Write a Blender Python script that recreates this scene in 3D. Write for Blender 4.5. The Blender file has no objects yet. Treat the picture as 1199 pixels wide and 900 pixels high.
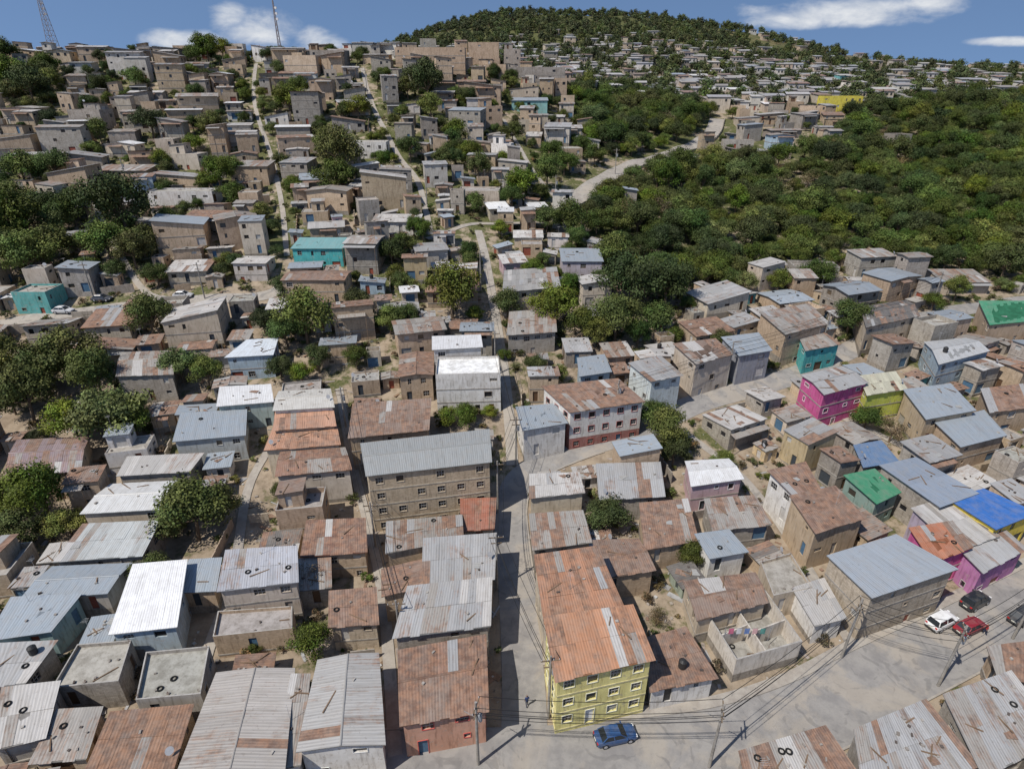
import bpy, math, random
import numpy as np
from mathutils import Vector, Matrix
R = random.Random(23)
scene = bpy.context.scene

# ------------------------------------------------------------ camera (drone)
PITCH = math.radians(27.0); CH = 60.0; F = 699.0
SP, CP = math.sin(PITCH), math.cos(PITCH)
def P(u, v, d):
    xc = (u-599.5)/F*d; yc = (v-450)/F*d
    return (xc, d*CP-yc*SP, CH-d*SP-yc*CP)
def PZ(u, d, z):
    yc = (CH-d*SP-z)/CP
    return ((u-599.5)/F*d, d*CP-yc*SP, z)
cam_d = bpy.data.cameras.new("camera"); cam = bpy.data.objects.new("camera", cam_d)
scene.collection.objects.link(cam)
cam.location = (0, 0, CH); cam.rotation_euler = (math.radians(90)-PITCH, 0, 0)
cam_d.sensor_width = 36; cam_d.lens = 36*F/1199.0
cam_d.clip_start = 0.5; cam_d.clip_end = 12000
scene.camera = cam

# ------------------------------------------------------------ terrain
C = []
LV = [(640,85.5),(540,100),(450,114.5),(400,125),(350,137),(300,150),(250,168),(200,188),(150,210),(100,238),(68,262)]
for u in (-250, -50, 150, 330, 460):
    C += [P(u, v, d) for v, d in LV]
C += [P(600, v, d) for v, d in [(640,85.5),(540,101),(450,115),(400,126),(350,139),(300,153),(250,172),(200,195),(150,224),(110,252),(82,275)]]
C += [P(700, v, d) for v, d in [(540,101),(450,116),(400,127),(350,141),(300,158),(250,178),(200,205),(150,245),(120,290),(90,380),(60,480),(30,590),(20,680)]]
C += [P(620, v, d) for v, d in [(30,590),(19,680)]]
C += [P(850, v, d) for v, d in [(640,85.5),(540,101),(450,118),(400,130),(350,146),(320,158),(250,190),(200,222),(150,268),(120,320),(100,380),(80,450),(60,530),(38,680)]]
C += [P(1000, v, d) for v, d in [(540,102),(450,119),(400,132),(350,150),(310,168),(250,195),(200,225),(150,265),(120,310),(100,380),(80,480),(70,640)]]
for u in (1199, 1420):
    C += [P(u, v, d) for v, d in [(640,86),(540,102),(450,119),(400,133),(350,150),(310,168),(250,198),(200,230),(150,275),(120,320),(100,390),(92,500),(85,650)]]
C += [P(540, 27, 680), P(470, 52, 650), P(380, 80, 650), P(780,26,680), P(920,55,660)]
for u in (-250, -50, 150, 330):
    C += [PZ(u,330,57), PZ(u,450,45), PZ(u,700,45)]
C += [PZ(480,320,60), PZ(480,430,60), PZ(570,330,62), PZ(570,430,66)]
for u in (-250,100,400,600,800,1000,1300):
    C += [PZ(u,850,60), PZ(u,1050,45)]
for x in (-90,-45,0,45,90):
    for y in (-60,-10,20,45): C.append((x, y, 0.0))
C = np.array(C)
def kern(dx, dy): return np.sqrt(dx*dx+dy*dy+18.0**2)
n = len(C)
A = np.zeros((n+1, n+1)); A[:n,:n] = kern(C[:,0][:,None]-C[:,0][None], C[:,1][:,None]-C[:,1][None]) - np.eye(n)*0.6
A[:n,n] = 1; A[n,:n] = 1
W = np.linalg.solve(A, np.append(C[:,2], 0))
def axis(lo, hi, step, far):
    a = list(np.arange(lo, hi+step*.5, step)); s = step; x = hi
    while x < far[1]: s = min(s*1.12, 220); x += s; a.append(x)
    s = step; x = lo
    while x > far[0]: s = min(s*1.12, 220); x -= s; a.insert(0, x)
    return np.array(a)
GX = axis(-240, 270, 2.5, (-5000, 5000)); GY = axis(0, 330, 2.5, (-1500, 7000))
mx, my = np.meshgrid(GX, GY)
cx = np.clip(mx, -700, 900); cy = np.clip(my, -60, 1000)
GZ = np.full(mx.shape, W[n])
for i in range(n): GZ += W[i]*kern(cx-C[i,0], cy-C[i,1])
far = np.clip((np.hypot(mx, my-300)-1100)/1500, 0, 1); GZ = GZ*(1-far)+25*far
GZ += (np.sin(mx*.13+1)*np.cos(my*.17)*.35+np.sin(mx*.31+my*.22)*.2)*np.clip((my-100)/60, 0, 1)
GZ += (np.sin(mx*.021+my*.013)*np.cos(my*.027)*2.2+np.sin(mx*.06)*np.sin(my*.05+mx*.02)*1.0)*np.clip((my-420)/150, 0, 1)
def zf(x, y):
    x = np.asarray(x, float); y = np.asarray(y, float)
    i = np.clip(np.searchsorted(GX, x)-1, 0, len(GX)-2); j = np.clip(np.searchsorted(GY, y)-1, 0, len(GY)-2)
    s = np.clip((x-GX[i])/(GX[i+1]-GX[i]), 0, 1); t = np.clip((y-GY[j])/(GY[j+1]-GY[j]), 0, 1)
    return GZ[j,i]*(1-s)*(1-t)+GZ[j,i+1]*s*(1-t)+GZ[j+1,i]*(1-s)*t+GZ[j+1,i+1]*s*t
DD = np.arange(25, 900, 0.5)
def g(u, v, h=0.0):
    xc = (u-599.5)/F*DD; yc = (v-450)/F*DD
    X = xc; Y = DD*CP-yc*SP; Z = CH-DD*SP-yc*CP
    f = Z-zf(X, Y)-h
    k = np.where(f < 0)[0]
    k = k[0] if len(k) else len(DD)-1
    if k > 0:
        t = f[k-1]/(f[k-1]-f[k]+1e-9); t = min(max(t,0),1)
        d = DD[k-1]+t*(DD[k]-DD[k-1])
    else: d = DD[0]
    p = P(u, v, d); return p
def onplane(u, v, z):
    d = (CH-z)/(SP+CP*(v-450)/F); p = P(u, v, d); return (p[0], p[1])

# ------------------------------------------------------------ materials
def newmat(name):
    m = bpy.data.materials.new(name); m.use_nodes = True
    nt = m.node_tree; nt.nodes.clear()
    return m, nt
class NT:
    def __init__(s, nt): s.nt = nt
    def n(s, t, **k):
        x = s.nt.nodes.new(t)
        for a, b in k.items(): setattr(x, a, b)
        return x
    def l(s, a, b): s.nt.links.new(a, b)
    def val(s, inp, v):
        if hasattr(v, 'is_linked') or hasattr(v, 'links'): s.l(v, inp)
        else: inp.default_value = v
    def math(s, op, a, b=0.0, c=0.0, clamp=False):
        x = s.n('ShaderNodeMath', operation=op); x.use_clamp = clamp
        s.val(x.inputs[0], a); s.val(x.inputs[1], b); s.val(x.inputs[2], c); return x.outputs[0]
    def mix(s, fac, a, b, mode='MIX'):
        x = s.n('ShaderNodeMix', data_type='RGBA', blend_type=mode)
        s.val(x.inputs[0], fac); s.val(x.inputs[6], a); s.val(x.inputs[7], b); return x.outputs[2]
    def noise(s, vec, scale, detail=4, rough=.55, dist=0.0):
        x = s.n('ShaderNodeTexNoise'); s.l(vec, x.inputs['Vector'])
        x.inputs['Scale'].default_value = scale; x.inputs['Detail'].default_value = detail
        x.inputs['Roughness'].default_value = rough; x.inputs['Distortion'].default_value = dist
        return x.outputs[0]
    def ramp(s, fac, lo, hi, a=0.0, b=1.0):
        x = s.n('ShaderNodeMapRange'); x.interpolation_type = 'SMOOTHSTEP'
        s.val(x.inputs[0], fac); s.val(x.inputs[1], lo); s.val(x.inputs[2], hi)
        s.val(x.inputs[3], a); s.val(x.inputs[4], b); return x.outputs[0]
    def scalevec(s, vec, sc):
        x = s.n('ShaderNodeMapping'); s.l(vec, x.inputs[0]); x.inputs['Scale'].default_value = sc; return x.outputs[0]
def c4(c): return (c[0], c[1], c[2], 1)
def finish(N, col, rough=.85, spec=.2, bump=None, bstr=.4, bdist=.03, metal=0.0):
    b = N.n('ShaderNodeBsdfPrincipled'); o = N.n('ShaderNodeOutputMaterial')
    N.val(b.inputs['Base Color'], col); N.val(b.inputs['Roughness'], rough); b.inputs['Specular IOR Level'].default_value = spec
    N.val(b.inputs['Metallic'], metal)
    if bump is not None:
        bp = N.n('ShaderNodeBump'); bp.inputs['Strength'].default_value = bstr; bp.inputs['Distance'].default_value = bdist
        N.l(bump, bp.inputs['Height']); N.l(bp.outputs[0], b.inputs['Normal'])
    N.l(b.outputs[0], o.inputs[0]); return b
def base(name):
    m, nt = newmat(name); N = NT(nt)
    at = N.n('ShaderNodeAttribute', attribute_name='Col')
    uv = N.n('ShaderNodeUVMap', uv_map='UVMap')
    ge = N.n('ShaderNodeNewGeometry')
    return m, N, at, uv.outputs[0], ge.outputs['Position']

def wall_material(name, kind):
    m, N, at, uv, pos = base(name)
    col = at.outputs['Color']
    n1 = N.noise(pos, .55, 4, .65); n2 = N.noise(N.scalevec(pos, (2.2,2.2,.35)), 1.3, 3, .6)
    col = N.mix(N.ramp(n1, .3, .7, 0, .5), col, N.mix(1.0, col, (.64,.60,.55,1), 'MULTIPLY'))
    col = N.mix(N.ramp(n2, .48, .72, 0, .6), col, N.mix(1.0, col, (.45,.42,.39,1), 'MULTIPLY'))
    if kind != 'plaster':
        br = N.n('ShaderNodeTexBrick'); N.l(uv, br.inputs['Vector'])
        br.inputs['Scale'].default_value = 1.0
        big = kind == 'block'
        br.inputs['Brick Width'].default_value = .42 if big else .32
        br.inputs['Row Height'].default_value = .21 if big else .14
        br.inputs['Mortar Size'].default_value = .016
        br.inputs['Color1'].default_value = (1.1,1.08,1.05,1); br.inputs['Color2'].default_value = (.80,.78,.76,1)
        br.inputs['Mortar'].default_value = (.7,.7,.68,1) if big else (.95,.97,.97,1)
        col = N.mix(1.0, col, br.outputs['Color'], 'MULTIPLY')
        finish(N, col, .93, .1)
    else:
        pk = N.ramp(N.noise(pos, 1.9, 5, .7), .56, .64)
        col = N.mix(N.math('MULTIPLY', pk, .55), col, (.36,.31,.26,1))
        finish(N, col, .88, .15)
    return m
M_PL = wall_material('painted_plaster', 'plaster'); M_BR = wall_material('clay_brick', 'brick'); M_BL = wall_material('concrete_block', 'block')

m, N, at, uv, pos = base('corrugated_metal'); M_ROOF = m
sp = N.n('ShaderNodeSeparateXYZ'); N.l(uv, sp.inputs[0])
rust_amt = at.outputs['Alpha']
rn = N.noise(pos, .5, 5, .62, .4); rn2 = N.noise(N.scalevec(uv, (3.4,.30,1)), 1.5, 4, .6)
rr = N.math('ADD', N.math('MULTIPLY', rn, .5), N.math('MULTIPLY', rn2, .5))
th = N.math('SUBTRACT', .74, N.math('MULTIPLY', rust_amt, .48))
rf = N.ramp(rr, N.math('SUBTRACT', th, .09), N.math('ADD', th, .09))
rustc = N.mix(N.ramp(N.noise(pos, 1.2, 5, .65), .38, .62), (.32,.175,.108,1), (.15,.09,.066,1))
col = N.mix(N.math('MULTIPLY', rf, .82), at.outputs['Color'], rustc)
dn = N.noise(N.scalevec(uv, (5,.35,1)), 1.1, 4, .6)
col = N.mix(N.ramp(dn, .45, .75, 0, .6), col, N.mix(1.0, col, (.5,.48,.45,1), 'MULTIPLY'))
col = N.mix(N.ramp(N.noise(pos, .9, 5, .65), .35, .7, 0.03, .28), col, (.37,.33,.28,1))
col = N.mix(N.ramp(N.noise(pos, 2.7, 4, .7), .58, .68, 0, .45), col, N.mix(1.0, col, (.55,.5,.46,1), 'MULTIPLY'))
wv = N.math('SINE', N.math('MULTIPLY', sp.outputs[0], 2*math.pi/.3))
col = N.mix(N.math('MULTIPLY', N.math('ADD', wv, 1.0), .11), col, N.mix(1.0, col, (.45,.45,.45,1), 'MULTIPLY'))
finish(N, col, N.math('ADD', .5, N.math('MULTIPLY', rf, .35)), .3, wv, .55, .014, .08)

m, N, at, uv, pos = base('concrete_slab'); M_CON = m
col = N.mix(N.ramp(N.noise(pos, .8, 5, .7), .35, .7, 0, .7), at.outputs['Color'], N.mix(1.0, at.outputs['Color'], (.45,.43,.4,1), 'MULTIPLY'))
col = N.mix(N.ramp(N.noise(pos, 3.1, 4, .7), .52, .7, 0, .5), col, N.mix(1.0, col, (.5,.48,.45,1), 'MULTIPLY'))
finish(N, col, .9, .15)
m, N, at, uv, pos = base('window_glass'); M_GL = m
finish(N, at.outputs['Color'], .25, .5)
m, N, at, uv, pos = base('painted_metal'); M_PT = m
finish(N, N.mix(N.ramp(N.noise(pos, 2.5, 4), .4, .7, 0, .4), at.outputs['Color'], N.mix(1.0, at.outputs['Color'], (.55,.5,.45,1), 'MULTIPLY')), .55, .35)
m, N, at, uv, pos = base('car_paint'); M_CAR = m
finish(N, N.mix(N.ramp(N.noise(pos, 1.5, 4), .4, .7, 0, .25), at.outputs['Color'], (.25,.22,.18,1)), .28, .5)
MATS = [M_PL, M_BR, M_BL, M_ROOF, M_CON, M_GL, M_PT, M_CAR]
PL, BR, BL, RF, CN, GL, PT, CR = range(8)

m, nt = newmat('leaves'); M_LEAF = m; N = NT(nt)
at = N.n('ShaderNodeAttribute', attribute_name='Col'); oi = N.n('ShaderNodeObjectInfo')
hs = N.n('ShaderNodeHueSaturation'); N.l(at.outputs['Color'], hs.inputs['Color'])
N.val(hs.inputs['Hue'], N.math('ADD', .475, N.math('MULTIPLY', oi.outputs['Random'], .045)))
r2 = N.math('FRACT', N.math('MULTIPLY', oi.outputs['Random'], 7.31))
N.val(hs.inputs['Value'], N.math('ADD', .55, N.math('MULTIPLY', r2, .72)))
N.val(hs.inputs['Saturation'], N.math('ADD', .9, N.math('MULTIPLY', N.math('FRACT', N.math('MULTIPLY', oi.outputs['Random'], 3.7)), .3)))
finish(N, hs.outputs[0], .65, .2)
m, nt = newmat('bark'); M_BARK = m; N = NT(nt); ge = N.n('ShaderNodeNewGeometry')
finish(N, N.mix(N.noise(ge.outputs['Position'], 4), (.10,.07,.045,1), (.22,.17,.12,1)), .9, .1)

m, nt = newmat('hillside_soil'); M_GND = m; N = NT(nt); ge = N.n('ShaderNodeNewGeometry'); pos = ge.outputs['Position']
a = N.noise(pos, .06, 5, .6); b = N.noise(pos, .35, 5, .7); c_ = N.noise(pos, 2.2, 5, .7)
col = N.mix(N.ramp(b, .35, .65), (.35,.285,.21,1), (.23,.18,.13,1))
gr = N.mix(N.ramp(c_, .35, .65), (.065,.08,.028,1), (.135,.13,.058,1))
gf = N.math('ADD', N.math('MULTIPLY', a, .5), N.math('MULTIPLY', b, .5))
sp = N.n('ShaderNodeSeparateXYZ'); N.l(pos, sp.inputs[0])
yy = N.math('ADD', N.ramp(sp.outputs[1], 90, 180, -.03, .07), N.ramp(sp.outputs[1], 380, 480, 0, .09))
col = N.mix(N.ramp(N.math('ADD', gf, yy), .49, .58), col, gr)
dry = N.mix(N.ramp(N.noise(pos, .045, 6, .72), .40, .55), (.22,.165,.09,1), (.085,.09,.04,1))
fx = N.math('MULTIPLY', N.ramp(sp.outputs[1], 380, 470), N.ramp(sp.outputs[0], 170, 300))
col = N.mix(N.math('MULTIPLY', fx, .9), col, dry)
col = N.mix(N.ramp(c_, .55, .75, 0, .3), col, (.34,.29,.23,1))
finish(N, col, .95, .08, c_, .5, .12)

def road_mat(name, c1, c2, sc=.5):
    m, nt = newmat(name); N = NT(nt); ge = N.n('ShaderNodeNewGeometry'); pos = ge.outputs['Position']
    col = N.mix(N.ramp(N.noise(pos, sc, 5, .65), .35, .65), c4(c1), c4(c2))
    col = N.mix(N.ramp(N.noise(pos, .13, 5, .6, .8), .50, .62, 0, .6), col, (.38,.335,.275,1))
    col = N.mix(N.ramp(N.noise(pos, 3.5, 5, .7), .52, .75, 0, .4), col, (c1[0]*.6, c1[1]*.6, c1[2]*.6, 1))
    col = N.mix(N.ramp(N.noise(pos, .35, 3, .5, 2.0), .58, .66, 0, .4), col, (.14,.135,.13,1))
    finish(N, col, .9, .15); return m
M_ROAD = road_mat('worn_asphalt', (.30,.285,.265), (.23,.22,.21))
M_CONC = road_mat('concrete_paving', (.38,.35,.305), (.30,.27,.235), .8)

# ------------------------------------------------------------ mesh builder
class MB:
    def __init__(s): s.v=[]; s.f=[]; s.uv=[]; s.c=[]; s.m=[]
    def poly(s, pts, col, mat, uv=None):
        i = len(s.v); s.v += [tuple(p) for p in pts]; s.f.append(tuple(range(i, i+len(pts))))
        if uv is None:
            a = Vector(pts[0]); e = Vector(pts[1])-a; L = e.length or 1; e = e/L
            q = Vector(pts[-1])-a; w = q-e*q.dot(e); w = w.normalized() if w.length > 1e-6 else Vector((0,0,1))
            uv = [((Vector(p)-a).dot(e), (Vector(p)-a).dot(w)) for p in pts]
        s.uv += uv; s.c += [(col[0],col[1],col[2],col[3] if len(col)>3 else 0.0)]*len(pts); s.m.append(mat)
    def hexa(s, b, t, col, mat, bottom=True):
        nn = len(b)
        for i in range(nn):
            j = (i+1)%nn; s.poly([b[i],b[j],t[j],t[i]], col, mat)
        s.poly(t, col, mat)
        if bottom: s.poly(b[::-1], col, mat)
    def box(s, c, sx, sy, sz, ang, col, mat):
        ca, sa = math.cos(ang), math.sin(ang)
        q = [(c[0]+x*ca-y*sa, c[1]+x*sa+y*ca) for x, y in ((-sx/2,-sy/2),(sx/2,-sy/2),(sx/2,sy/2),(-sx/2,sy/2))]
        s.hexa([(x,y,c[2]) for x,y in q], [(x,y,c[2]+sz) for x,y in q], col, mat)
    def tube(s, p, q, r0, r1, col, mat, n=6):
        p = Vector(p); q = Vector(q); d = (q-p).normalized(); a = d.orthogonal().normalized(); b = d.cross(a)
        B = [p+(a*math.cos(k*2*math.pi/n)+b*math.sin(k*2*math.pi/n))*r0 for k in range(n)]
        T = [q+(a*math.cos(k*2*math.pi/n)+b*math.sin(k*2*math.pi/n))*r1 for k in range(n)]
        s.hexa(B, T, col, mat)
    def mesh(s, name, origin=(0,0,0), mats=None):
        me = bpy.data.meshes.new(name)
        o = origin
        me.from_pydata([(x-o[0],y-o[1],z-o[2]) for x,y,z in s.v], [], s.f)
        for mm in (mats or MATS): me.materials.append(mm)
        me.polygons.foreach_set('material_index', s.m)
        u = me.uv_layers.new(name='UVMap'); u.data.foreach_set('uv', np.array(s.uv, 'f').ravel())
        ca = me.color_attributes.new('Col', 'FLOAT_COLOR', 'CORNER'); ca.data.foreach_set('color', np.array(s.c, 'f').ravel())
        return me
    def obj(s, name, origin=(0,0,0), parent=None, mats=None):
        ob = bpy.data.objects.new(name, s.mesh(name, origin, mats)); scene.collection.objects.link(ob)
        if parent is None: ob.location = origin
        else: ob.parent = parent
        return ob
def empty(name, loc=(0,0,0)):
    e = bpy.data.objects.new(name, None); e.empty_display_size = .5; e.location = loc; scene.collection.objects.link(e); return e
def sh(c, k): return (c[0]*k, c[1]*k, c[2]*k) + ((c[3],) if len(c) > 3 else ())
def vary(c, a=.1):
    k = 1+R.uniform(-a, a); return (c[0]*k*(1+R.uniform(-.03,.03)), c[1]*k, c[2]*k*(1+R.uniform(-.04,.04)))

# ------------------------------------------------------------ ground sheet
me = bpy.data.meshes.new('ground'); ny, nx = GZ.shape
idx = np.arange(ny*nx).reshape(ny, nx)
q = np.stack([idx[:-1,:-1], idx[:-1,1:], idx[1:,1:], idx[1:,:-1]], -1).reshape(-1, 4)
me.from_pydata(np.stack([mx.ravel(), my.ravel(), GZ.ravel()], -1).tolist(), [], q.tolist())
me.materials.append(M_GND); me.polygons.foreach_set('use_smooth', [True]*len(q))
ob = bpy.data.objects.new('ground', me); scene.collection.objects.link(ob)

# ------------------------------------------------------------ occupancy
OX0, OY0, RS = -290.0, -10.0, .5
OCC = np.zeros((720, 1300), np.uint8)   # y, x
def cells(q, grow=0.0):
    q = np.array(q)[:, :2]; c = q.mean(0)
    if grow:
        d = q-c; L = np.linalg.norm(d, axis=1, keepdims=True); q = c+d*(1+grow*1.3/np.maximum(L,.1))
    x0 = int((q[:,0].min()-OX0)/RS); x1 = int((q[:,0].max()-OX0)/RS)+2
    y0 = int((q[:,1].min()-OY0)/RS); y1 = int((q[:,1].max()-OY0)/RS)+2
    x0, x1 = max(x0,0), min(x1, OCC.shape[1]); y0, y1 = max(y0,0), min(y1, OCC.shape[0])
    if x0 >= x1 or y0 >= y1: return None
    X, Y = np.meshgrid(OX0+(np.arange(x0,x1)+.5)*RS, OY0+(np.arange(y0,y1)+.5)*RS)
    ins = np.ones(X.shape, bool)
    for i in range(len(q)):
        a, b = q[i], q[(i+1)%len(q)]
        ins &= ((b[0]-a[0])*(Y-a[1])-(b[1]-a[1])*(X-a[0])) >= 0
    return (slice(y0,y1), slice(x0,x1)), ins
def free(q, grow=0.0):
    r = cells(q, grow)
    if r is None: return False
    return not (OCC[r[0]][r[1]]).any()
def mark(q, grow=0.0, v=1):
    r = cells(q, grow)
    if r is not None:
        sub = OCC[r[0]]; sub[r[1]] = v
def circ(x, y, r): return [(x+r*math.cos(a), y+r*math.sin(a)) for a in np.linspace(0, 2*math.pi, 9)[:-1]]
def rect(x, y, w, d, a):
    ca, sa = math.cos(a), math.sin(a)
    return [(x+i*ca-j*sa, y+i*sa+j*ca) for i, j in ((-w/2,-d/2),(w/2,-d/2),(w/2,d/2),(-w/2,d/2))]
def inpoly(x, y, poly):
    c = False; j = len(poly)-1
    for i in range(len(poly)):
        xi, yi = poly[i][:2]; xj, yj = poly[j][:2]
        if (yi > y) != (yj > y) and x < (xj-xi)*(y-yi)/(yj-yi)+xi: c = not c
        j = i
    return c

# ------------------------------------------------------------ roads
def resample(pts, step=1.5):
    out = []
    pts = [np.array(p[:2]) for p in pts]
    ext = [2*pts[0]-pts[1]]+pts+[2*pts[-1]-pts[-2]]
    for i in range(1, len(ext)-2):
        p0, p1, p2, p3 = ext[i-1:i+3]; nseg = max(2, int(np.linalg.norm(p2-p1)/step))
        for k in range(nseg):
            t = k/nseg
            out.append(.5*((2*p1)+(-p0+p2)*t+(2*p0-5*p1+4*p2-p3)*t*t+(-p0+3*p1-3*p2+p3)*t**3))
    out.append(pts[-1]); return out
def ribbon(name, line, w0, w1, lift, mat, solid=None):
    V=[]; Fc=[]; n_ = len(line); K = 5
    for i, p in enumerate(line):
        a = line[max(i-1,0)]; b = line[min(i+1,n_-1)]; t = b-a; t = t/(np.linalg.norm(t)+1e-9); nn = np.array([t[1], -t[0]])
        for k in range(K):
            q_ = p+nn*(w0+(w1-w0)*k/(K-1)); V.append((q_[0], q_[1], float(zf(q_[0], q_[1]))+lift))
        if solid:
            q0 = p+nn*w0; q1 = p+nn*w1
            V.append((q1[0],q1[1],float(zf(*q1))-.3)); V.append((q0[0],q0[1],float(zf(*q0))-.3))
    S = K+(2 if solid else 0)
    for i in range(n_-1):
        for k in range(S if solid else K-1):
            k2 = (k+1)%S
            Fc.append((i*S+k, i*S+k2, (i+1)*S+k2, (i+1)*S+k))
    me = bpy.data.meshes.new(name); me.from_pydata(V, [], Fc); me.materials.append(mat)
    ob = bpy.data.objects.new(name, me); scene.collection.objects.link(ob); return ob
LINES = {}
def road(name, px, w, mat, lift=.07, m_extra=.4):
    line = resample([g(u, v) for u, v in px])
    ribbon(name, line, -w/2, w/2, lift, mat)
    for i in range(len(line)-1):
        a, b = line[i], line[i+1]; t = (b-a)/(np.linalg.norm(b-a)+1e-9); nn = np.array([t[1],-t[0]]); hw = w/2+m_extra
        a2 = a-t*.4; b2 = b+t*.4
        mark([a2+nn*hw, b2+nn*hw, b2-nn*hw, a2-nn*hw])
    LINES[name] = line
    return line
main = road('road', [(300,905),(480,898),(640,893),(760,884),(870,866),(960,834),(1030,795),(1110,755),(1199,708),(1330,640)], 7.6, M_ROAD, .10, m_extra=1.2)
junc = g(612, 880)
ribbon('kerb', main[10:], 3.8, 4.0, .22, M_CONC, solid=True)
i0 = min(range(len(main)), key=lambda i: abs(main[i][0]-(junc[0]+6)))
ribbon('kerb', main[i0:], -4.0, -3.8, .22, M_CONC, solid=True); ribbon('pavement', main[i0:], -5.1, -4.0, .2, M_CONC, solid=True)
i1 = min(range(len(main)), key=lambda i: abs(main[i][0]-(junc[0]-5)))
ribbon('kerb', main[:i1], -4.0, -3.8, .22, M_CONC, solid=True)
S1 = road('street', [(612,882),(614,850),(612,780),(606,700),(600,640),(598,595),(608,563),(640,541),(690,521),(750,503),(820,471),(890,452),(950,432),(1010,402),(1070,374),(1199,352),(1330,340)], 4.8, M_ROAD, .06)
ribbon('kerb', S1[6:38], 2.4, 2.6, .18, M_CONC, solid=True)
al = [ [(600,545),(598,510),(592,450),(585,400),(577,350),(568,300),(560,270)],
       [(397,455),(412,540),(430,610),(447,690),(456,780),(463,885)],
       [(318,520),(290,575),(272,680),(243,765),(215,885)],
       [(300,75),(298,120),(318,185),(330,240),(336,300)],
       [(424,80),(435,120),(465,180),(490,215),(505,275)],
       [(590,140),(615,185),(650,232)],
       [(940,470),(1010,500),(1090,540),(1199,595),(1300,640)],
       [(800,505),(870,560),(930,640),(1000,760)],
       [(110,240),(160,330),(200,352)], [(500,280),(560,262),(640,262)]]
for k, a in enumerate(al): road('alley_path', a, 2.0 if k == 0 else (1.7 if k == 4 else 1.4), M_CONC, .12, m_extra=.25)
road('hillside_road', [(-60,392),(0,380),(100,365),(200,354),(300,348),(335,335)], 3.6, M_CONC, .08)
A8 = road('hillside_road', [(655,245),(690,222),(735,197),(790,180),(830,160),(840,140)], 6.5, M_CONC, .3, m_extra=2.0)

# ------------------------------------------------------------ houses
def bil(Q, s, t):
    A_, B_, C_, D_ = Q
    return (A_[0]*(1-s)*(1-t)+B_[0]*s*(1-t)+C_[0]*s*t+D_[0]*(1-s)*t, A_[1]*(1-s)*(1-t)+B_[1]*s*(1-t)+C_[1]*s*t+D_[1]*(1-s)*t)
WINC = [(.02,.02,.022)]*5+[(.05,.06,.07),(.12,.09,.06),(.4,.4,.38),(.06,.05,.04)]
DOORC = [(.35,.33,.3),(.12,.07,.04),(.5,.48,.45),(.05,.06,.07),(.08,.16,.25),(.28,.08,.05)]
ROOFP = {'grey':(.39,.39,.385,.26),'old':(.35,.33,.30,.42),'rust':(.31,.20,.15,.74),'orange':(.43,.24,.15,.55),'white':(.76,.76,.75,.03),'blue':(.04,.16,.48,.02),
         'bg':(.32,.365,.405,.13),'pale':(.53,.51,.48,.2),'green':(.06,.28,.15,.1),'dark':(.15,.14,.13,.3),'red':(.36,.14,.09,.4),'brown':(.27,.195,.155,.58),'teal':(.16,.42,.42,.05)}
def opening(mb_w, mb_o, o, dx, nrm, u0, u1, z0, z1, w0, w1, y0, y1, wc, wm, pc, pm, frame, bars):
    X = lambda u, z, k=0.0: (o[0]+dx[0]*u+nrm[0]*k, o[1]+dx[1]*u+nrm[1]*k, z)
    def qd(a, b, c, d):
        if b-a > .01 and d-c > .01: mb_w.poly([X(a,c),X(b,c),X(b,d),X(a,d)], wc, wm, [(a,c),(b,c),(b,d),(a,d)])
    qd(u0, w0, z0, z1); qd(w1, u1, z0, z1); qd(w0, w1, z0, y0); qd(w0, w1, y1, z1)
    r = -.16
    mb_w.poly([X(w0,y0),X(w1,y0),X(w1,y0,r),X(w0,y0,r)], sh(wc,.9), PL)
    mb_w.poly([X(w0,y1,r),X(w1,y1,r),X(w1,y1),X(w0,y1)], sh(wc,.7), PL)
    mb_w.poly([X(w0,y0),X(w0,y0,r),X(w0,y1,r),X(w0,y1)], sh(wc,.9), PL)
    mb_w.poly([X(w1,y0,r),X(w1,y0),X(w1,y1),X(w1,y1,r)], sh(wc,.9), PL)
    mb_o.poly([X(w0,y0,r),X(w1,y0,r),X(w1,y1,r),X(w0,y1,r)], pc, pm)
    def bar(a, b, c, d, k0, k1, col):
        B = [X(a,c,k0),X(b,c,k0),X(b,d,k0),X(a,d,k0)]; T = [X(a,c,k1),X(b,c,k1),X(b,d,k1),X(a,d,k1)]
        mb_o.hexa(B, T, col, PT, False)
    if frame:
        t = .07
        bar(w0-t, w1+t, y0-t, y0-.004, .003, .06, frame); bar(w0-t, w1+t, y1+.004, y1+t, .003, .05, frame)
        bar(w0-t, w0-.004, y0, y1, .003, .05, frame); bar(w1+.004, w1+t, y0, y1, .003, .05, frame)
    if bars:
        nb = max(1, int((w1-w0)/.45))
        for i in range(1, nb+1): 
            x = w0+(w1-w0)*i/(nb+1); bar(x-.025, x+.025, y0+.005, y1-.005, r+.02, r+.06, bars)
        bar(w0+.005, w1-.005, (y0+y1)/2-.025, (y0+y1)/2+.025, r+.065, r+.10, bars)

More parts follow.
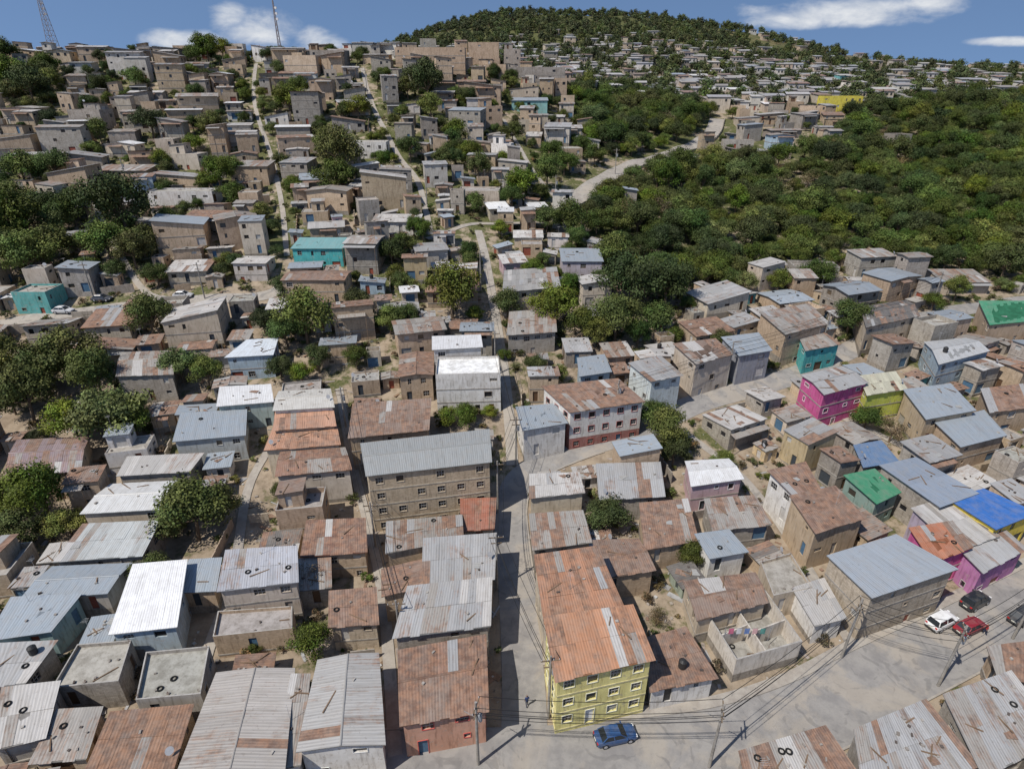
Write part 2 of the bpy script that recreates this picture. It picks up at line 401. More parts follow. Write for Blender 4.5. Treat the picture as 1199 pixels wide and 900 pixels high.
def house(name, Q, zt, kind='shed', k=.12, wc=(.42,.31,.22), wm=BR, roof='grey', rc=None, detail=1, split=False, over=.35, ph=.45, patch=.2, door=None, winp=.5, frame=None, clutter=1.0, regular=False, trim=None, zfloor=None, porch=None, beams=None, base_col=None):
    Q = [(float(p[0]), float(p[1])) for p in Q]
    zc = [float(zf(*p)) for p in Q]; zb = min(zc)-.6
    if zfloor is not None: zb = zfloor
    if beams is None: beams = R.random() < .35
    Ls = math.hypot(Q[1][0]-Q[0][0], Q[1][1]-Q[0][1]); Lt = math.hypot(Q[3][0]-Q[0][0], Q[3][1]-Q[0][1])
    ctr = bil(Q, .5, .5); org = (ctr[0], ctr[1], float(zf(*ctr)))
    W_, Rm, O_ = MB(), MB(), MB()
    if not split: Rm = O_ = W_
    flat = kind in ('flat', 'open')
    def rz(s, t):
        if kind == 'shed': return zt+k*t*Lt
        if kind == 'shedb': return zt+k*(1-t)*Lt
        if kind == 'side': return zt+k*s*Ls
        if kind == 'sideb': return zt+k*(1-s)*Ls
        if kind == 'gable': return zt+k*(.5-abs(t-.5))*Lt*1.0
        if kind == 'gablex': return zt+k*(.5-abs(s-.5))*Ls*1.0
        return zt+ph
    ST = [((0,0),(1,0)),((1,0),(1,1)),((1,1),(0,1)),((0,1),(0,0))]
    for i in range(4):
        (s0,t0),(s1,t1) = ST[i]
        p = Q[i]; q_ = Q[(i+1)%4]; L = math.hypot(q_[0]-p[0], q_[1]-p[1])
        if L < .3: continue
        dx = ((q_[0]-p[0])/L, (q_[1]-p[1])/L); nrm = (dx[1], -dx[0])
        zs = [rz(s0,t0), rz((s0+s1)/2,(t0+t1)/2), rz(s1,t1)]
        zs = [z-.03 for z in zs] if not flat else zs
        zr = min(zs[0], zs[2])
        tops = [(p[0],p[1],zs[0]), ((p[0]+q_[0])/2,(p[1]+q_[1])/2,zs[1]), (q_[0],q_[1],zs[2])]
        capp = [(p[0],p[1],zr),(q_[0],q_[1],zr)]
        if zs[2]-zr > .02: capp.append(tops[2])
        if zs[1]-zr > .02 and abs(zs[1]-(zs[0]+zs[2])/2) > .02: capp.append(tops[1])
        if zs[0]-zr > .02: capp.append(tops[0])
        if len(capp) > 2:
            W_.poly(capp, wc, wm, [(math.hypot(a[0]-p[0],a[1]-p[1]), a[2]) for a in capp])
        tm = float(zf((p[0]+q_[0])/2+nrm[0]*.5, (p[1]+q_[1])/2+nrm[1]*.5))
        if zfloor is not None: tm = zfloor
        ztop = zr; zhi = ztop if not flat else zt
        if flat and ph > .02:
            W_.poly([(p[0],p[1],zhi),(q_[0],q_[1],zhi),(q_[0],q_[1],ztop),(p[0],p[1],ztop)], wc, wm, [(0,zhi),(L,zhi),(L,ztop),(0,ztop)])
        fh = 2.65; zcur = zhi; fl = 0
        while zcur-fh > tm-1.0 and fl < 4:
            z0 = zcur-fh; ground = z0-fh <= tm-1.0
            nb = max(1, int(round(L/(R.uniform(2.6,3.6) if not regular else 2.7)))); bw = L/nb
            dbay = R.randrange(nb) if (ground and (i == 0 or R.random() < .35)) else -1
            fwc = base_col if (base_col and ground) else wc
            for b in range(nb):
                u0, u1 = b*bw, (b+1)*bw; uc = (u0+u1)/2+(0 if regular else R.uniform(-.2,.2)*bw*.5)
                hasw = (regular and i in (0,1,3) and R.random() < .85) or R.random() < (winp if i != 2 else .25)
                if b == dbay and bw > 1.5:
                    big = bw > 2.3 and R.random() < .3
                    ww = 2.0 if big else .92; dc = door or R.choice(DOORC)
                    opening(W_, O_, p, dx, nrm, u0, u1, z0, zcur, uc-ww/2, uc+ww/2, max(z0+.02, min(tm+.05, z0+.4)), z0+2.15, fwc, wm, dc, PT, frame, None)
                elif hasw and bw > 1.3:
                    ww = R.choice((.6,.9,1.1,1.3)) if not regular else 1.05; hh = R.choice((.6,.9,1.1)) if not regular else 1.05
                    ww = min(ww, bw*.6)
                    pc = R.choice(WINC)
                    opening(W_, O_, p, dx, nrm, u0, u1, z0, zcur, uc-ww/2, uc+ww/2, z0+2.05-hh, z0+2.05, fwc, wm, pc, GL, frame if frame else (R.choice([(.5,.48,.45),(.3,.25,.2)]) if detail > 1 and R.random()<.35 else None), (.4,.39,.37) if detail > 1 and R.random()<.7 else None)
                else:
                    W_.poly([(p[0]+dx[0]*u0,p[1]+dx[1]*u0,z0),(p[0]+dx[0]*u1,p[1]+dx[1]*u1,z0),(p[0]+dx[0]*u1,p[1]+dx[1]*u1,zcur),(p[0]+dx[0]*u0,p[1]+dx[1]*u0,zcur)], fwc, wm, [(u0,z0),(u1,z0),(u1,zcur),(u0,zcur)])
            zcur = z0; fl += 1
            if fl >= 1 and detail > 0 and i in (0,1,3) and beams:
                e = .05
                B = [(p[0]+nrm[0]*.002,p[1]+nrm[1]*.002,zcur-.1),(p[0]+nrm[0]*e,p[1]+nrm[1]*e,zcur-.1),(q_[0]+nrm[0]*e,q_[1]+nrm[1]*e,zcur-.1),(q_[0]+nrm[0]*.002,q_[1]+nrm[1]*.002,zcur-.1)]
                W_.hexa(B, [(x,y,z+.2) for x,y,z in B], trim or (.37,.34,.3), CN)
        if zcur > zb+.02:
            fc = wc if R.random() < .5 else (.34,.31,.27)
            if base_col: fc = base_col
            W_.poly([(p[0],p[1],zb),(q_[0],q_[1],zb),(q_[0],q_[1],zcur),(p[0],p[1],zcur)], fc, wm if fc is wc else BL, [(0,zb),(L,zb),(L,zcur),(0,zcur)])
    rcol = rc or ROOFP[roof]
    if flat:
        cc = sh(vary((.39,.37,.335)), 1) if rc is None else rcol
        Rm.poly([(x,y,zt) for x,y in Q], cc, CN)
        th = .14; es, et = th/Ls, th/Lt
        In = [bil(Q,es,et), bil(Q,1-es,et), bil(Q,1-es,1-et), bil(Q,es,1-et)]
        for i in range(4):
            j = (i+1)%4
            W_.poly([(*In[j],zt),(*In[i],zt),(*In[i],zt+ph),(*In[j],zt+ph)], sh(wc,.95), wm)
            W_.poly([(*Q[i],zt+ph),(*Q[j],zt+ph),(*In[j],zt+ph),(*In[i],zt+ph)], (.42,.40,.37), CN)
        if kind == 'open':
            for (a, b_) in (((.45,.02),(.45,.98)),((.02,.55),(.44,.55)),((.46,.4),(.98,.4))):
                p0 = bil(Q,*a); p1 = bil(Q,*b_); hx = ((p1[0]-p0[0]), (p1[1]-p0[1])); LL = math.hypot(*hx); nn = (-hx[1]/LL*.07, hx[0]/LL*.07)
                B = [(p0[0]-nn[0],p0[1]-nn[1],zt+.005),(p1[0]-nn[0],p1[1]-nn[1],zt+.005),(p1[0]+nn[0],p1[1]+nn[1],zt+.005),(p0[0]+nn[0],p0[1]+nn[1],zt+.005)]
                W_.hexa(B, [(x,y,z+ph-.1) for x,y,z in B], sh(wc,.95), wm)
        for (s,t) in ((.03,.04),(.97,.04),(.97,.96),(.03,.96),(.5,.04),(.5,.96)):
            if R.random() < .6:
                x,y = bil(Q,s,t)
                for a in (-.06,.06): Rm.tube((x+a,y,zt+ph-.02),(x+a+R.uniform(-.05,.05),y,zt+ph+R.uniform(.3,.8)),.018,.018,(.2,.1,.07),PT,4)
    else:
        es, et = over/Ls, over/Lt
        pcs = {'shed':[(-es,1+es,-et,1+et,'t')],'shedb':[(-es,1+es,-et,1+et,'t')],'side':[(-es,1+es,-et,1+et,'s')],'sideb':[(-es,1+es,-et,1+et,'s')],
               'gable':[(-es,1+es,-et,.5,'t'),(-es,1+es,.5,1+et,'t')],'gablex':[(-es,.5,-et,1+et,'s'),(.5,1+es,-et,1+et,'s')]}[kind]
        def rp(s, t, dz=0): x,y = bil(Q,s,t); return (x,y,rz(s,t)+dz)
        for (a,b,c,d_,ax) in pcs:
            B = [rp(a,c,.0),rp(b,c,.0),rp(b,d_,.0),rp(a,d_,.0)]
            Rm.hexa(B, [(x,y,z+.07) for x,y,z in B], sh(rcol[:3],.55), CN)
            wid = (b-a)*Ls if ax == 't' else (d_-c)*Lt; ln = (d_-c)*Lt if ax == 't' else (b-a)*Ls
            new = rcol[3] < .15
            nc = max(1, int(round(wid/.95))); nrw = max(1, int(round(ln/(3.4 if not new else 6))))
            rowk = [R.uniform(.92,1.06) for _ in range(nrw)]
            prev = None
            for ci in range(nc):
                for ri in range(nrw):
                    if ax == 't':
                        s0 = a+(b-a)*ci/nc; s1 = a+(b-a)*(ci+1)/nc+.04/Ls; t0 = c+(d_-c)*ri/nrw; t1 = c+(d_-c)*(ri+1)/nrw
                    else:
                        t0 = c+(d_-c)*ci/nc; t1 = c+(d_-c)*(ci+1)/nc+.04/Lt; s0 = a+(b-a)*ri/nrw; s1 = a+(b-a)*(ri+1)/nrw
                    amt = .03 if new else .12
                    cl = sh(rcol, rowk[ri]*(1+R.uniform(-amt,amt))); al_ = min(1, max(0, rcol[3]+R.uniform(-.22,.22)*(0 if new else 1)))
                    if not new:
                        if prev is not None and R.random() < .45: cl, al_ = prev
                        elif R.random() < patch:
                            o_ = ROOFP[R.choice(['grey','old','rust','pale','brown','old','rust'])]; cl = o_; al_ = o_[3]
                        prev = (cl, al_) if R.random() < .8 else None
                    else: al_ = rcol[3]
                    j = R.uniform(-.0,.05) if not new else .01
                    z1 = .085+R.random()*.012+(ci%2)*.012; sl = 0 if new else R.uniform(-.12,.15)
                    if ax == 't':
                        pts = [rp(s0,t0-sl/Lt*(ri==0),z1+j),rp(s1,t0-sl/Lt*(ri==0),z1+j),rp(s1,t1,z1),rp(s0,t1,z1)]
                    else:
                        pts = [rp(s0,t1,z1+j),rp(s0,t0,z1+j),rp(s1,t0,z1),rp(s1,t1,z1)]
                    L1 = .99
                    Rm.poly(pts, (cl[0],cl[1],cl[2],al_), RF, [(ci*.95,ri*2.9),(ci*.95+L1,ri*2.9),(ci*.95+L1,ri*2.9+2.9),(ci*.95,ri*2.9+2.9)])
            if kind.startswith('gable') and a == -es and c == -et:
                if kind == 'gable': e0, e1 = rp(-es,.5,.1), rp(1+es,.5,.1)
                else: e0, e1 = rp(.5,-et,.1), rp(.5,1+et,.1)
                Rm.tube(e0, e1, .12, .12, sh(rcol[:3],.9)+(rcol[3],), RF, 6)
    if porch:
        dxx = ((Q[1][0]-Q[0][0])/Ls, (Q[1][1]-Q[0][1])/Ls); nn = (dxx[1], -dxx[0]); pz = zt-.35
        s0, s1 = porch[1:]; a0 = bil(Q,s0,0); a1 = bil(Q,s1,0); D_ = porch[0]
        f0 = (a0[0]+nn[0]*D_, a0[1]+nn[1]*D_); f1 = (a1[0]+nn[0]*D_, a1[1]+nn[1]*D_)
        a0 = (a0[0]+nn[0]*.01,a0[1]+nn[1]*.01); a1 = (a1[0]+nn[0]*.01,a1[1]+nn[1]*.01)
        B = [(*f0,pz-.25),(*f1,pz-.25),(*a1,pz),(*a0,pz)]; o_ = ROOFP[R.choice(['old','rust','grey','brown'])]
        Rm.hexa(B, [(x,y,z+.05) for x,y,z in B], o_, RF)
        for f in (f0, f1):
            zz = float(zf(*f)); fx_ = (f[0]-nn[0]*.1, f[1]-nn[1]*.1)
            if pz-.25-zz > .3: W_.tube((*fx_,zz-.4),(*fx_,pz-.24),.06,.06,(.25,.18,.12),CN,5)
    if clutter > 0 and detail > 0:
        for _ in range(int(R.uniform(1,8)*clutter)):
            s, t = R.uniform(.08,.92), R.uniform(.08,.92); x, y = bil(Q,s,t); z = (rz(s,t)+.1) if not flat else zt
            r_ = R.random(); an = R.uniform(0,3.1)
            if r_ < .6: Rm.box((x,y,z), R.uniform(.15,.4), R.uniform(.12,.3), R.uniform(.1,.22), an, R.choice([(.3,.27,.24),(.4,.37,.33),(.12,.10,.09)]), CN)
            elif r_ < .86: Rm.box((x,y,z+.02), R.uniform(1.0,2.8), .12, .08, an, (.22,.15,.1), CN)
            elif r_ < .95: Rm.box((x,y,z+.01), R.uniform(.8,1.5), R.uniform(.7,1.0), .03, an, R.choice([(.4,.4,.38,.3),(.3,.2,.15,.7)]), RF)
            else:
                for kk in range(8):   # discarded tyre
                    a0_, a1_ = kk*math.pi/4, (kk+1)*math.pi/4
                    Rm.tube((x+.28*math.cos(a0_),y+.28*math.sin(a0_),z+.09),(x+.28*math.cos(a1_),y+.28*math.sin(a1_),z+.09),.09,.09,(.025,.025,.025),CN,5)
        if R.random() < .02*clutter:
            s, t = R.uniform(.2,.8), R.uniform(.2,.8); x, y = bil(Q,s,t); z = (rz(s,t)+.12) if not flat else zt+.01
            Rm.tube((x,y,z),(x,y,z+.9),.42,.44,(.03,.03,.03),PT,12); Rm.tube((x,y,z+.9),(x,y,z+1.1),.42,.18,(.03,.03,.03),PT,12)
        if R.random() < .12*clutter:
            s, t = R.choice([.05,.95]), R.uniform(.05,.5); x, y = bil(Q,s,t); z = (rz(s,t)+.08) if not flat else zt+ph
            Rm.tube((x,y,z),(x,y,z+.6),.02,.02,(.3,.3,.3),PT,5); Rm.tube((x,y,z+.6),(x+.12,y-.1,z+.72),.05,.38,(.5,.5,.5),PT,12)
        if R.random() < .12*clutter:
            s, t = R.uniform(.1,.9), R.uniform(.3,.9); x, y = bil(Q,s,t); z = (rz(s,t)+.08) if not flat else zt
            Rm.tube((x,y,z),(x,y,z+2.4),.02,.015,(.4,.4,.4),PT,4)
            for kk in range(4): Rm.tube((x-.4+.05*kk,y+.2*kk-.3,z+2.3),(x+.4-.05*kk,y+.2*kk-.3,z+2.3),.012,.012,(.4,.4,.4),PT,3)
    if split:
        e = empty(name, org)
        W_.obj('walls', org, e); Rm.obj('roof', org, e)
        if O_.f: O_.obj('windows_and_doors', org, e)
        return e, org
    return W_.obj(name, org), org

def H(px, h, roof='grey', kind='shed', name='brick_house', wc=(.42,.31,.22), wm=BR, **k):
    cu = sum(p[0] for p in px)/4; cv = sum(p[1] for p in px)/4
    c = g(cu, cv, h); zt = float(zf(c[0], c[1]))+h
    Q = [onplane(u, v, zt) for u, v in px]
    k.setdefault('detail', 2)
    house(name, Q, zt, kind, wc=wc, wm=wm, roof=roof, split=True, **k)
    mark(Q, .35)
def HR(u, v, wpx, dep, h, roof='grey', kind='flat', name='brick_house', wc=(.42,.31,.22), wm=BR, a=0.0, **k):
    c = g(u, v, h); d = c[1]*CP+(CH-c[2])*SP; w = wpx*d/F
    Q = rect(c[0], c[1]+dep/2, w, dep, a); zt = float(zf(c[0], c[1]))+h
    k.setdefault('detail', 2)
    house(name, Q, zt, kind, wc=wc, wm=wm, roof=roof, split=True, **k); mark(Q, .35)
TAN=(.49,.38,.275); BEI=(.53,.45,.35); GRY=(.39,.36,.32); WHT=(.70,.68,.64); CRM=(.60,.52,.40); PEACH=(.62,.36,.26); YEL=(.76,.69,.29)
LBL=(.38,.47,.53); TEAL=(.14,.36,.36); PNK=(.56,.40,.42); MAG=(.58,.12,.30); LIME=(.55,.6,.12)
# centre block
H([(472,846),(568,829),(565,746),(470,763)],5.4,'rust','gable','painted_house',PEACH,PL,frame=(.6,.12,.1),k=.12,patch=.15,rc=(.34,.19,.13,.78),winp=.8)
H([(464,744),(571,731),(573,684),(480,694)],5.6,'grey','shed','block_house',GRY,BL,patch=.5)
H([(450,696),(493,690),(495,661),(450,668)],4.6,'rust','side','brick_house',TAN,BR)
H([(497,684),(576,676),(578,632),(499,638)],5.0,'grey','shed','block_house',BEI,BL)
H([(455,652),(540,636),(538,604),(455,612)],4.4,'old','shedb','brick_house',TAN,BR,patch=.5)
H([(542,620),(576,618),(578,589),(542,590)],3.6,'red','shed','painted_house',BEI,PL)
H([(431,556),(573,540),(570,504),(425,520)],9.6,'bg','gable','three_storey_brick_building',(.49,.40,.29),BR,regular=True,frame=(.5,.43,.33),k=.10,rc=(.35,.365,.36,.14),clutter=.3,trim=(.50,.44,.35),beams=True)
H([(653,794),(762,770),(738,716),(640,730)],8.6,'orange','shed','yellow_apartment_building',YEL,PL,regular=True,frame=(.80,.78,.62),door=(.8,.8,.78),patch=.08,k=.1,trim=(.66,.60,.34),rc=(.50,.25,.14,.42),beams=True)
H([(640,727),(728,713),(697,647),(628,657)],7.4,'orange','shed','brick_house',CRM,PL,patch=.1,k=.08,rc=(.48,.24,.14,.48))
H([(764,806),(835,791),(802,742),(757,754)],3.6,'rust','shed','painted_house',WHT,PL,door=(.03,.03,.03))
H([(704,676),(764,666),(746,632),(696,634)],4.2,'brown','gable','brick_house',TAN,BR)
H([(626,642),(690,634),(680,604),(622,608)],4.2,'old','shed','block_house',GRY,BL)
H([(622,582),(682,576),(676,558),(622,560)],4.4,'pale','shed','painted_house',CRM,PL)
H([(704,584),(776,580),(770,548),(700,550)],4.0,'grey','shed','block_house',GRY,BL)
H([(858,790),(934,768),(890,705),(826,738)],1.2,'grey','open','unfinished_concrete_house',(.64,.59,.52),PL,ph=2.5,winp=.6)
H([(818,724),(896,704),(882,672),(803,682)],4.2,'brown','gable','brick_house',BEI,PL)
H([(757,642),(815,632),(802,592),(750,597)],4.0,'rust','shed','brick_house',TAN,BR)
H([(832,652),(872,645),(852,625),(816,630)],4.2,'bg','shed','painted_house',WHT,PL)
H([(811,568),(868,560),(852,538),(804,541)],4.6,'white','gable','painted_house',PNK,PL,frame=(.7,.7,.7))
H([(836,620),(900,613),(882,586),(826,590)],3.8,'old','shed','block_house',GRY,BL)
H([(905,700),(950,690),(925,650),(890,660)],3.6,'pale','flat','block_house',BEI,PL)
H([(955,730),(987,722),(962,684),(930,694)],3.4,'pale','shed','block_house',WHT,PL)
H([(1020,700),(1115,668),(1050,628),(972,652)],7.0,'bg','shedb','concrete_warehouse',(.48,.42,.34),BL,k=.05,winp=.3,rc=(.36,.40,.44,.12),clutter=.2,beams=True)
H([(1092,656),(1136,640),(1112,616),(1066,624)],5.6,'red','shed','painted_house',MAG,PL,rc=(.5,.2,.11,.2))
H([(955,622),(1010,606),(976,576),(926,587)],6.6,'rust','shed','brick_house',(.50,.39,.27),PL)
H([(930,580),(958,572),(940,547),(902,556)],6.4,'rust','shed','painted_house',WHT,PL)
H([(1026,588),(1052,576),(1022,555),(990,562)],5,'green','shed','painted_house',(.25,.34,.3),PL)
H([(1100,592),(1142,577),(1072,540),(1032,549)],6,'bg','shed','block_house',GRY,BL,rc=(.28,.33,.40,.1),k=.05)
H([(1165,618),(1210,600),(1152,576),(1112,587)],6,'blue','shed','painted_house',(.7,.55,.1),PL,k=.05,clutter=0)
H([(1120,642),(1166,627),(1108,590),(1068,602)],5,'pale','shed','painted_house',(.42,.36,.44),PL)
H([(1150,668),(1199,642),(1172,622),(1124,646)],4.5,'grey','shed','painted_house',(.5,.22,.42),PL)
H([(1012,546),(1050,540),(1030,521),(1000,526)],4.6,'bg','shed','block_house',GRY,PL,rc=(.12,.2,.33,.1))
H([(1085,490),(1140,480),(1110,456),(1058,463)],5.4,'bg','shed','brick_house',(.5,.40,.28),PL)
H([(1125,522),(1176,509),(1150,486),(1096,500)],4.6,'bg','shed','brick_house',TAN,BR)
H([(965,461),(1014,448),(986,430),(940,440)],6.4,'grey','gable','magenta_house',MAG,PL,frame=(.8,.75,.75))
H([(1016,462),(1060,455),(1046,440),(1006,445)],5.4,'pale','shed','lime_house',LIME,PL,rc=(.55,.53,.40,.2))
H([(1100,426),(1157,411),(1130,396),(1083,401)],5.4,'pale','gable','painted_house',LBL,PL,rc=(.5,.51,.51,.14))
H([(920,391),(970,379),(945,362),(890,372)],6.2,'old','shed','brick_house',TAN,BR)
H([(1015,383),(1076,370),(1060,352),(1004,360)],5.6,'dark','gable','brick_house',BEI,PL)
H([(944,410),(982,403),(962,392),(934,396)],4.6,'old','shed','teal_house',(.10,.42,.42),PL)
H([(1160,380),(1215,375),(1205,360),(1145,360)],4.6,'green','shed','painted_house',TAN,PL)
H([(763,446),(797,439),(772,422),(738,430)],6.6,'grey','shed','painted_house',(.60,.65,.64),PL)
H([(815,425),(856,415),(836,402),(790,408)],6.4,'brown','shed','painted_house',(.53,.46,.38),PL)
H([(866,416),(902,410),(886,395),(846,400)],5.6,'bg','shed','painted_house',(.30,.31,.34),PL)
H([(668,482),(752,470),(722,450),(637,459)],6.4,'rust','shed','balcony_house',WHT,PL,frame=(.4,.12,.1),regular=True,base_col=(.34,.16,.14))
H([(614,503),(662,495),(650,478),(606,482)],5.6,'bg','shed','painted_house',WHT,PL)
H([(680,440),(714,435),(706,420),(677,424)],4.4,'bg','shed','painted_house',LBL,PL)
H([(1160,482),(1212,476),(1199,455),(1148,461)],4.4,'rust','shed','brick_house',TAN,BR)
# across the road, bottom right
H([(882,935),(1002,908),(965,858),(868,886)],3.4,'rust','shed','block_house',GRY,BL,patch=.6,clutter=3)
H([(1015,935),(1140,893),(1082,828),(1000,862)],3.6,'grey','shed','block_house',GRY,BL,patch=.45,clutter=3)
H([(1152,905),(1238,862),(1180,795),(1105,822)],3.6,'grey','shed','block_house',GRY,BL,patch=.45,clutter=3)
H([(1170,790),(1235,800),(1245,752),(1160,762)],3.6,'dark','shed','brick_house',TAN,BR,patch=.4)
# left blocks
H([(352,876),(447,868),(441,768),(374,776)],5.2,'grey','gablex','white_arched_house',WHT,PL,frame=(.7,.7,.68),k=.1,rc=(.41,.40,.38,.2),patch=.03)
H([(213,900),(330,897),(342,786),(255,791)],5.0,'grey','gablex','block_house',BEI,PL,rc=(.43,.40,.365,.17),k=.08,patch=.04)
H([(322,897),(348,893),(362,800),(345,800)],4.2,'old','shed','block_house',WHT,PL)
H([(108,905),(203,902),(222,828),(132,836)],4.4,'orange','shedb','brick_house',TAN,BR,patch=.25,rc=(.36,.20,.12,.72))
H([(160,822),(236,815),(246,759),(172,766)],4.2,'grey','flat','block_house',GRY,PL)
H([(258,690),(346,680),(346,646),(268,651)],6.4,'bg','shed','painted_house',(.52,.45,.38),PL,rc=(.42,.43,.46,.2))
H([(250,748),(343,738),(343,712),(256,718)],3.2,'pale','flat','brick_house',TAN,BR)
H([(355,650),(427,645),(426,613),(362,616)],4.2,'rust','shed','brick_house',TAN,BR,rc=(.30,.15,.11,.7))
H([(388,732),(440,728),(438,694),(389,698)],4.2,'rust','shed','brick_house',BEI,BR)
H([(350,690),(385,686),(385,655),(352,660)],3.4,'old','shed','block_house',GRY,BL)
H([(325,556),(409,549),(402,525),(330,530)],5.6,'rust','gable','painted_house',(.56,.5,.43),PL,rc=(.32,.175,.12,.65))
H([(312,526),(396,520),(393,503),(322,506)],5.0,'orange','shed','painted_house',CRM,PL,rc=(.5,.27,.17,.35))
H([(322,503),(391,498),(388,479),(326,482)],5.2,'orange','shed','brick_house',TAN,PL,rc=(.52,.29,.19,.28))
H([(322,480),(389,476),(385,456),(328,459)],5.4,'pale','gable','painted_house',WHT,PL,rc=(.60,.58,.53,.13))
H([(256,475),(318,470),(316,455),(260,458)],4.4,'white','shed','painted_house',(.36,.43,.41),PL)
H([(266,418),(318,415),(325,401),(290,403)],4.2,'white','shed','painted_house',LBL,PL,rc=(.65,.7,.74,.05))
H([(132,740),(204,732),(218,663),(160,668)],4.8,'white','shed','painted_house',(.42,.50,.55),PL,rc=(.9,.9,.89,.0),clutter=0,k=.08)
H([(208,692),(250,690),(258,659),(224,661)],3.8,'bg','shed','block_house',TAN,BR)
H([(98,600),(186,595),(206,564),(130,568)],4.4,'white','gable','painted_house',BEI,PL,rc=(.70,.70,.68,.06))
H([(67,656),(165,649),(186,616),(100,620)],4.2,'pale','shed','block_house',GRY,BL,rc=(.46,.48,.47,.16))
H([(28,700),(124,693),(150,661),(62,665)],4.2,'bg','gable','painted_house',GRY,PL)
H([(-12,748),(58,738),(92,702),(18,706)],4.0,'bg','shed','block_house',(.30,.42,.42),PL)
H([(-6,875),(50,862),(68,806),(10,813)],4.0,'pale','shed','block_house',GRY,BL)
H([(-14,802),(28,798),(62,757),(2,760)],3.6,'grey','shed','block_house',GRY,BL)
H([(62,808),(140,800),(155,752),(92,757)],3.6,'old','flat','block_house',GRY,BL)
H([(40,890),(98,885),(118,835),(70,838)],3.4,'old','shed','brick_house',TAN,BR)
H([(205,516),(285,509),(288,486),(215,490)],4.2,'bg','shed','painted_house',(.42,.44,.43),PL)
H([(140,556),(221,551),(236,535),(152,539)],4.0,'pale','shed','block_house',GRY,BL)
H([(138,440),(201,438),(201,411),(145,413)],4.4,'old','gable','block_house',GRY,BL)
H([(8,556),(92,551),(102,512),(22,516)],4.4,'rust','gable','brick_house',TAN,BR,rc=(.30,.23,.24,.5))
H([(510,441),(586,439),(584,419),(512,421)],6.4,'white','flat','white_house',WHT,PL,rc=(.82,.82,.80,0),clutter=.3)
H([(508,409),(563,406),(561,396),(508,398)],6.4,'white','shed','white_house',(.6,.58,.55),PL,rc=(.66,.66,.66,.05))
H([(468,441),(506,438),(506,413),(470,416)],4.4,'rust','gablex','brick_house',TAN,BR)
H([(410,512),(500,503),(503,474),(416,480)],5.2,'brown','shed','brick_house',(.48,.37,.26),BR)
H([(590,342),(655,336),(650,320),(592,324)],5,'grey','shed','block_house',BEI,PL,rc=(.36,.35,.33,.15))
H([(595,392),(650,388),(648,368),(598,372)],3.5,'old','shed','block_house',GRY,BL)
# hillside landmarks
HR(371,291,58,7,4.6,'teal','shed','turquoise_house',(.09,.42,.42),PL,rc=(.2,.42,.42,.12))
HR(33,344,40,6,4.6,'teal','flat','turquoise_house',(.14,.40,.38),PL)
HR(210,226,76,6,4.6,'white','flat','white_house',(.66,.64,.61),PL)
HR(431,168,42,6,4.6,'white','flat','white_house',WHT,PL)
HR(463,260,54,6,3.6,'pale','shed','white_house',WHT,PL)
HR(620,118,42,7,5.0,'bg','shed','turquoise_house',(.25,.45,.43),PL)
HR(366,328,72,7,5.6,'brown','gable','brick_house',TAN,BR)
HR(988,114,46,8,7.2,'pale','flat','yellow_school_building',(.70,.60,.10),PL,rc=(.68,.60,.14,0))
HR(503,57,82,7,8,'pale','flat','hilltop_brick_building',(.50,.38,.28),BR,winp=.1)
HR(566,51,36,8,10,'pale','flat','hilltop_brick_building',(.50,.38,.28),BR,winp=.1)
HR(625,80,74,8,6,'pale','flat','concrete_building',(.38,.35,.32),BL,winp=.2)
HR(682,306,46,8,6,'bg','shed','painted_house',(.45,.41,.44),PL)
HR(290,195,44,7,5.5,'old','shed','brick_house',TAN,BR)
HR(140,200,60,7,4,'old','shed','brick_house',TAN,BR)

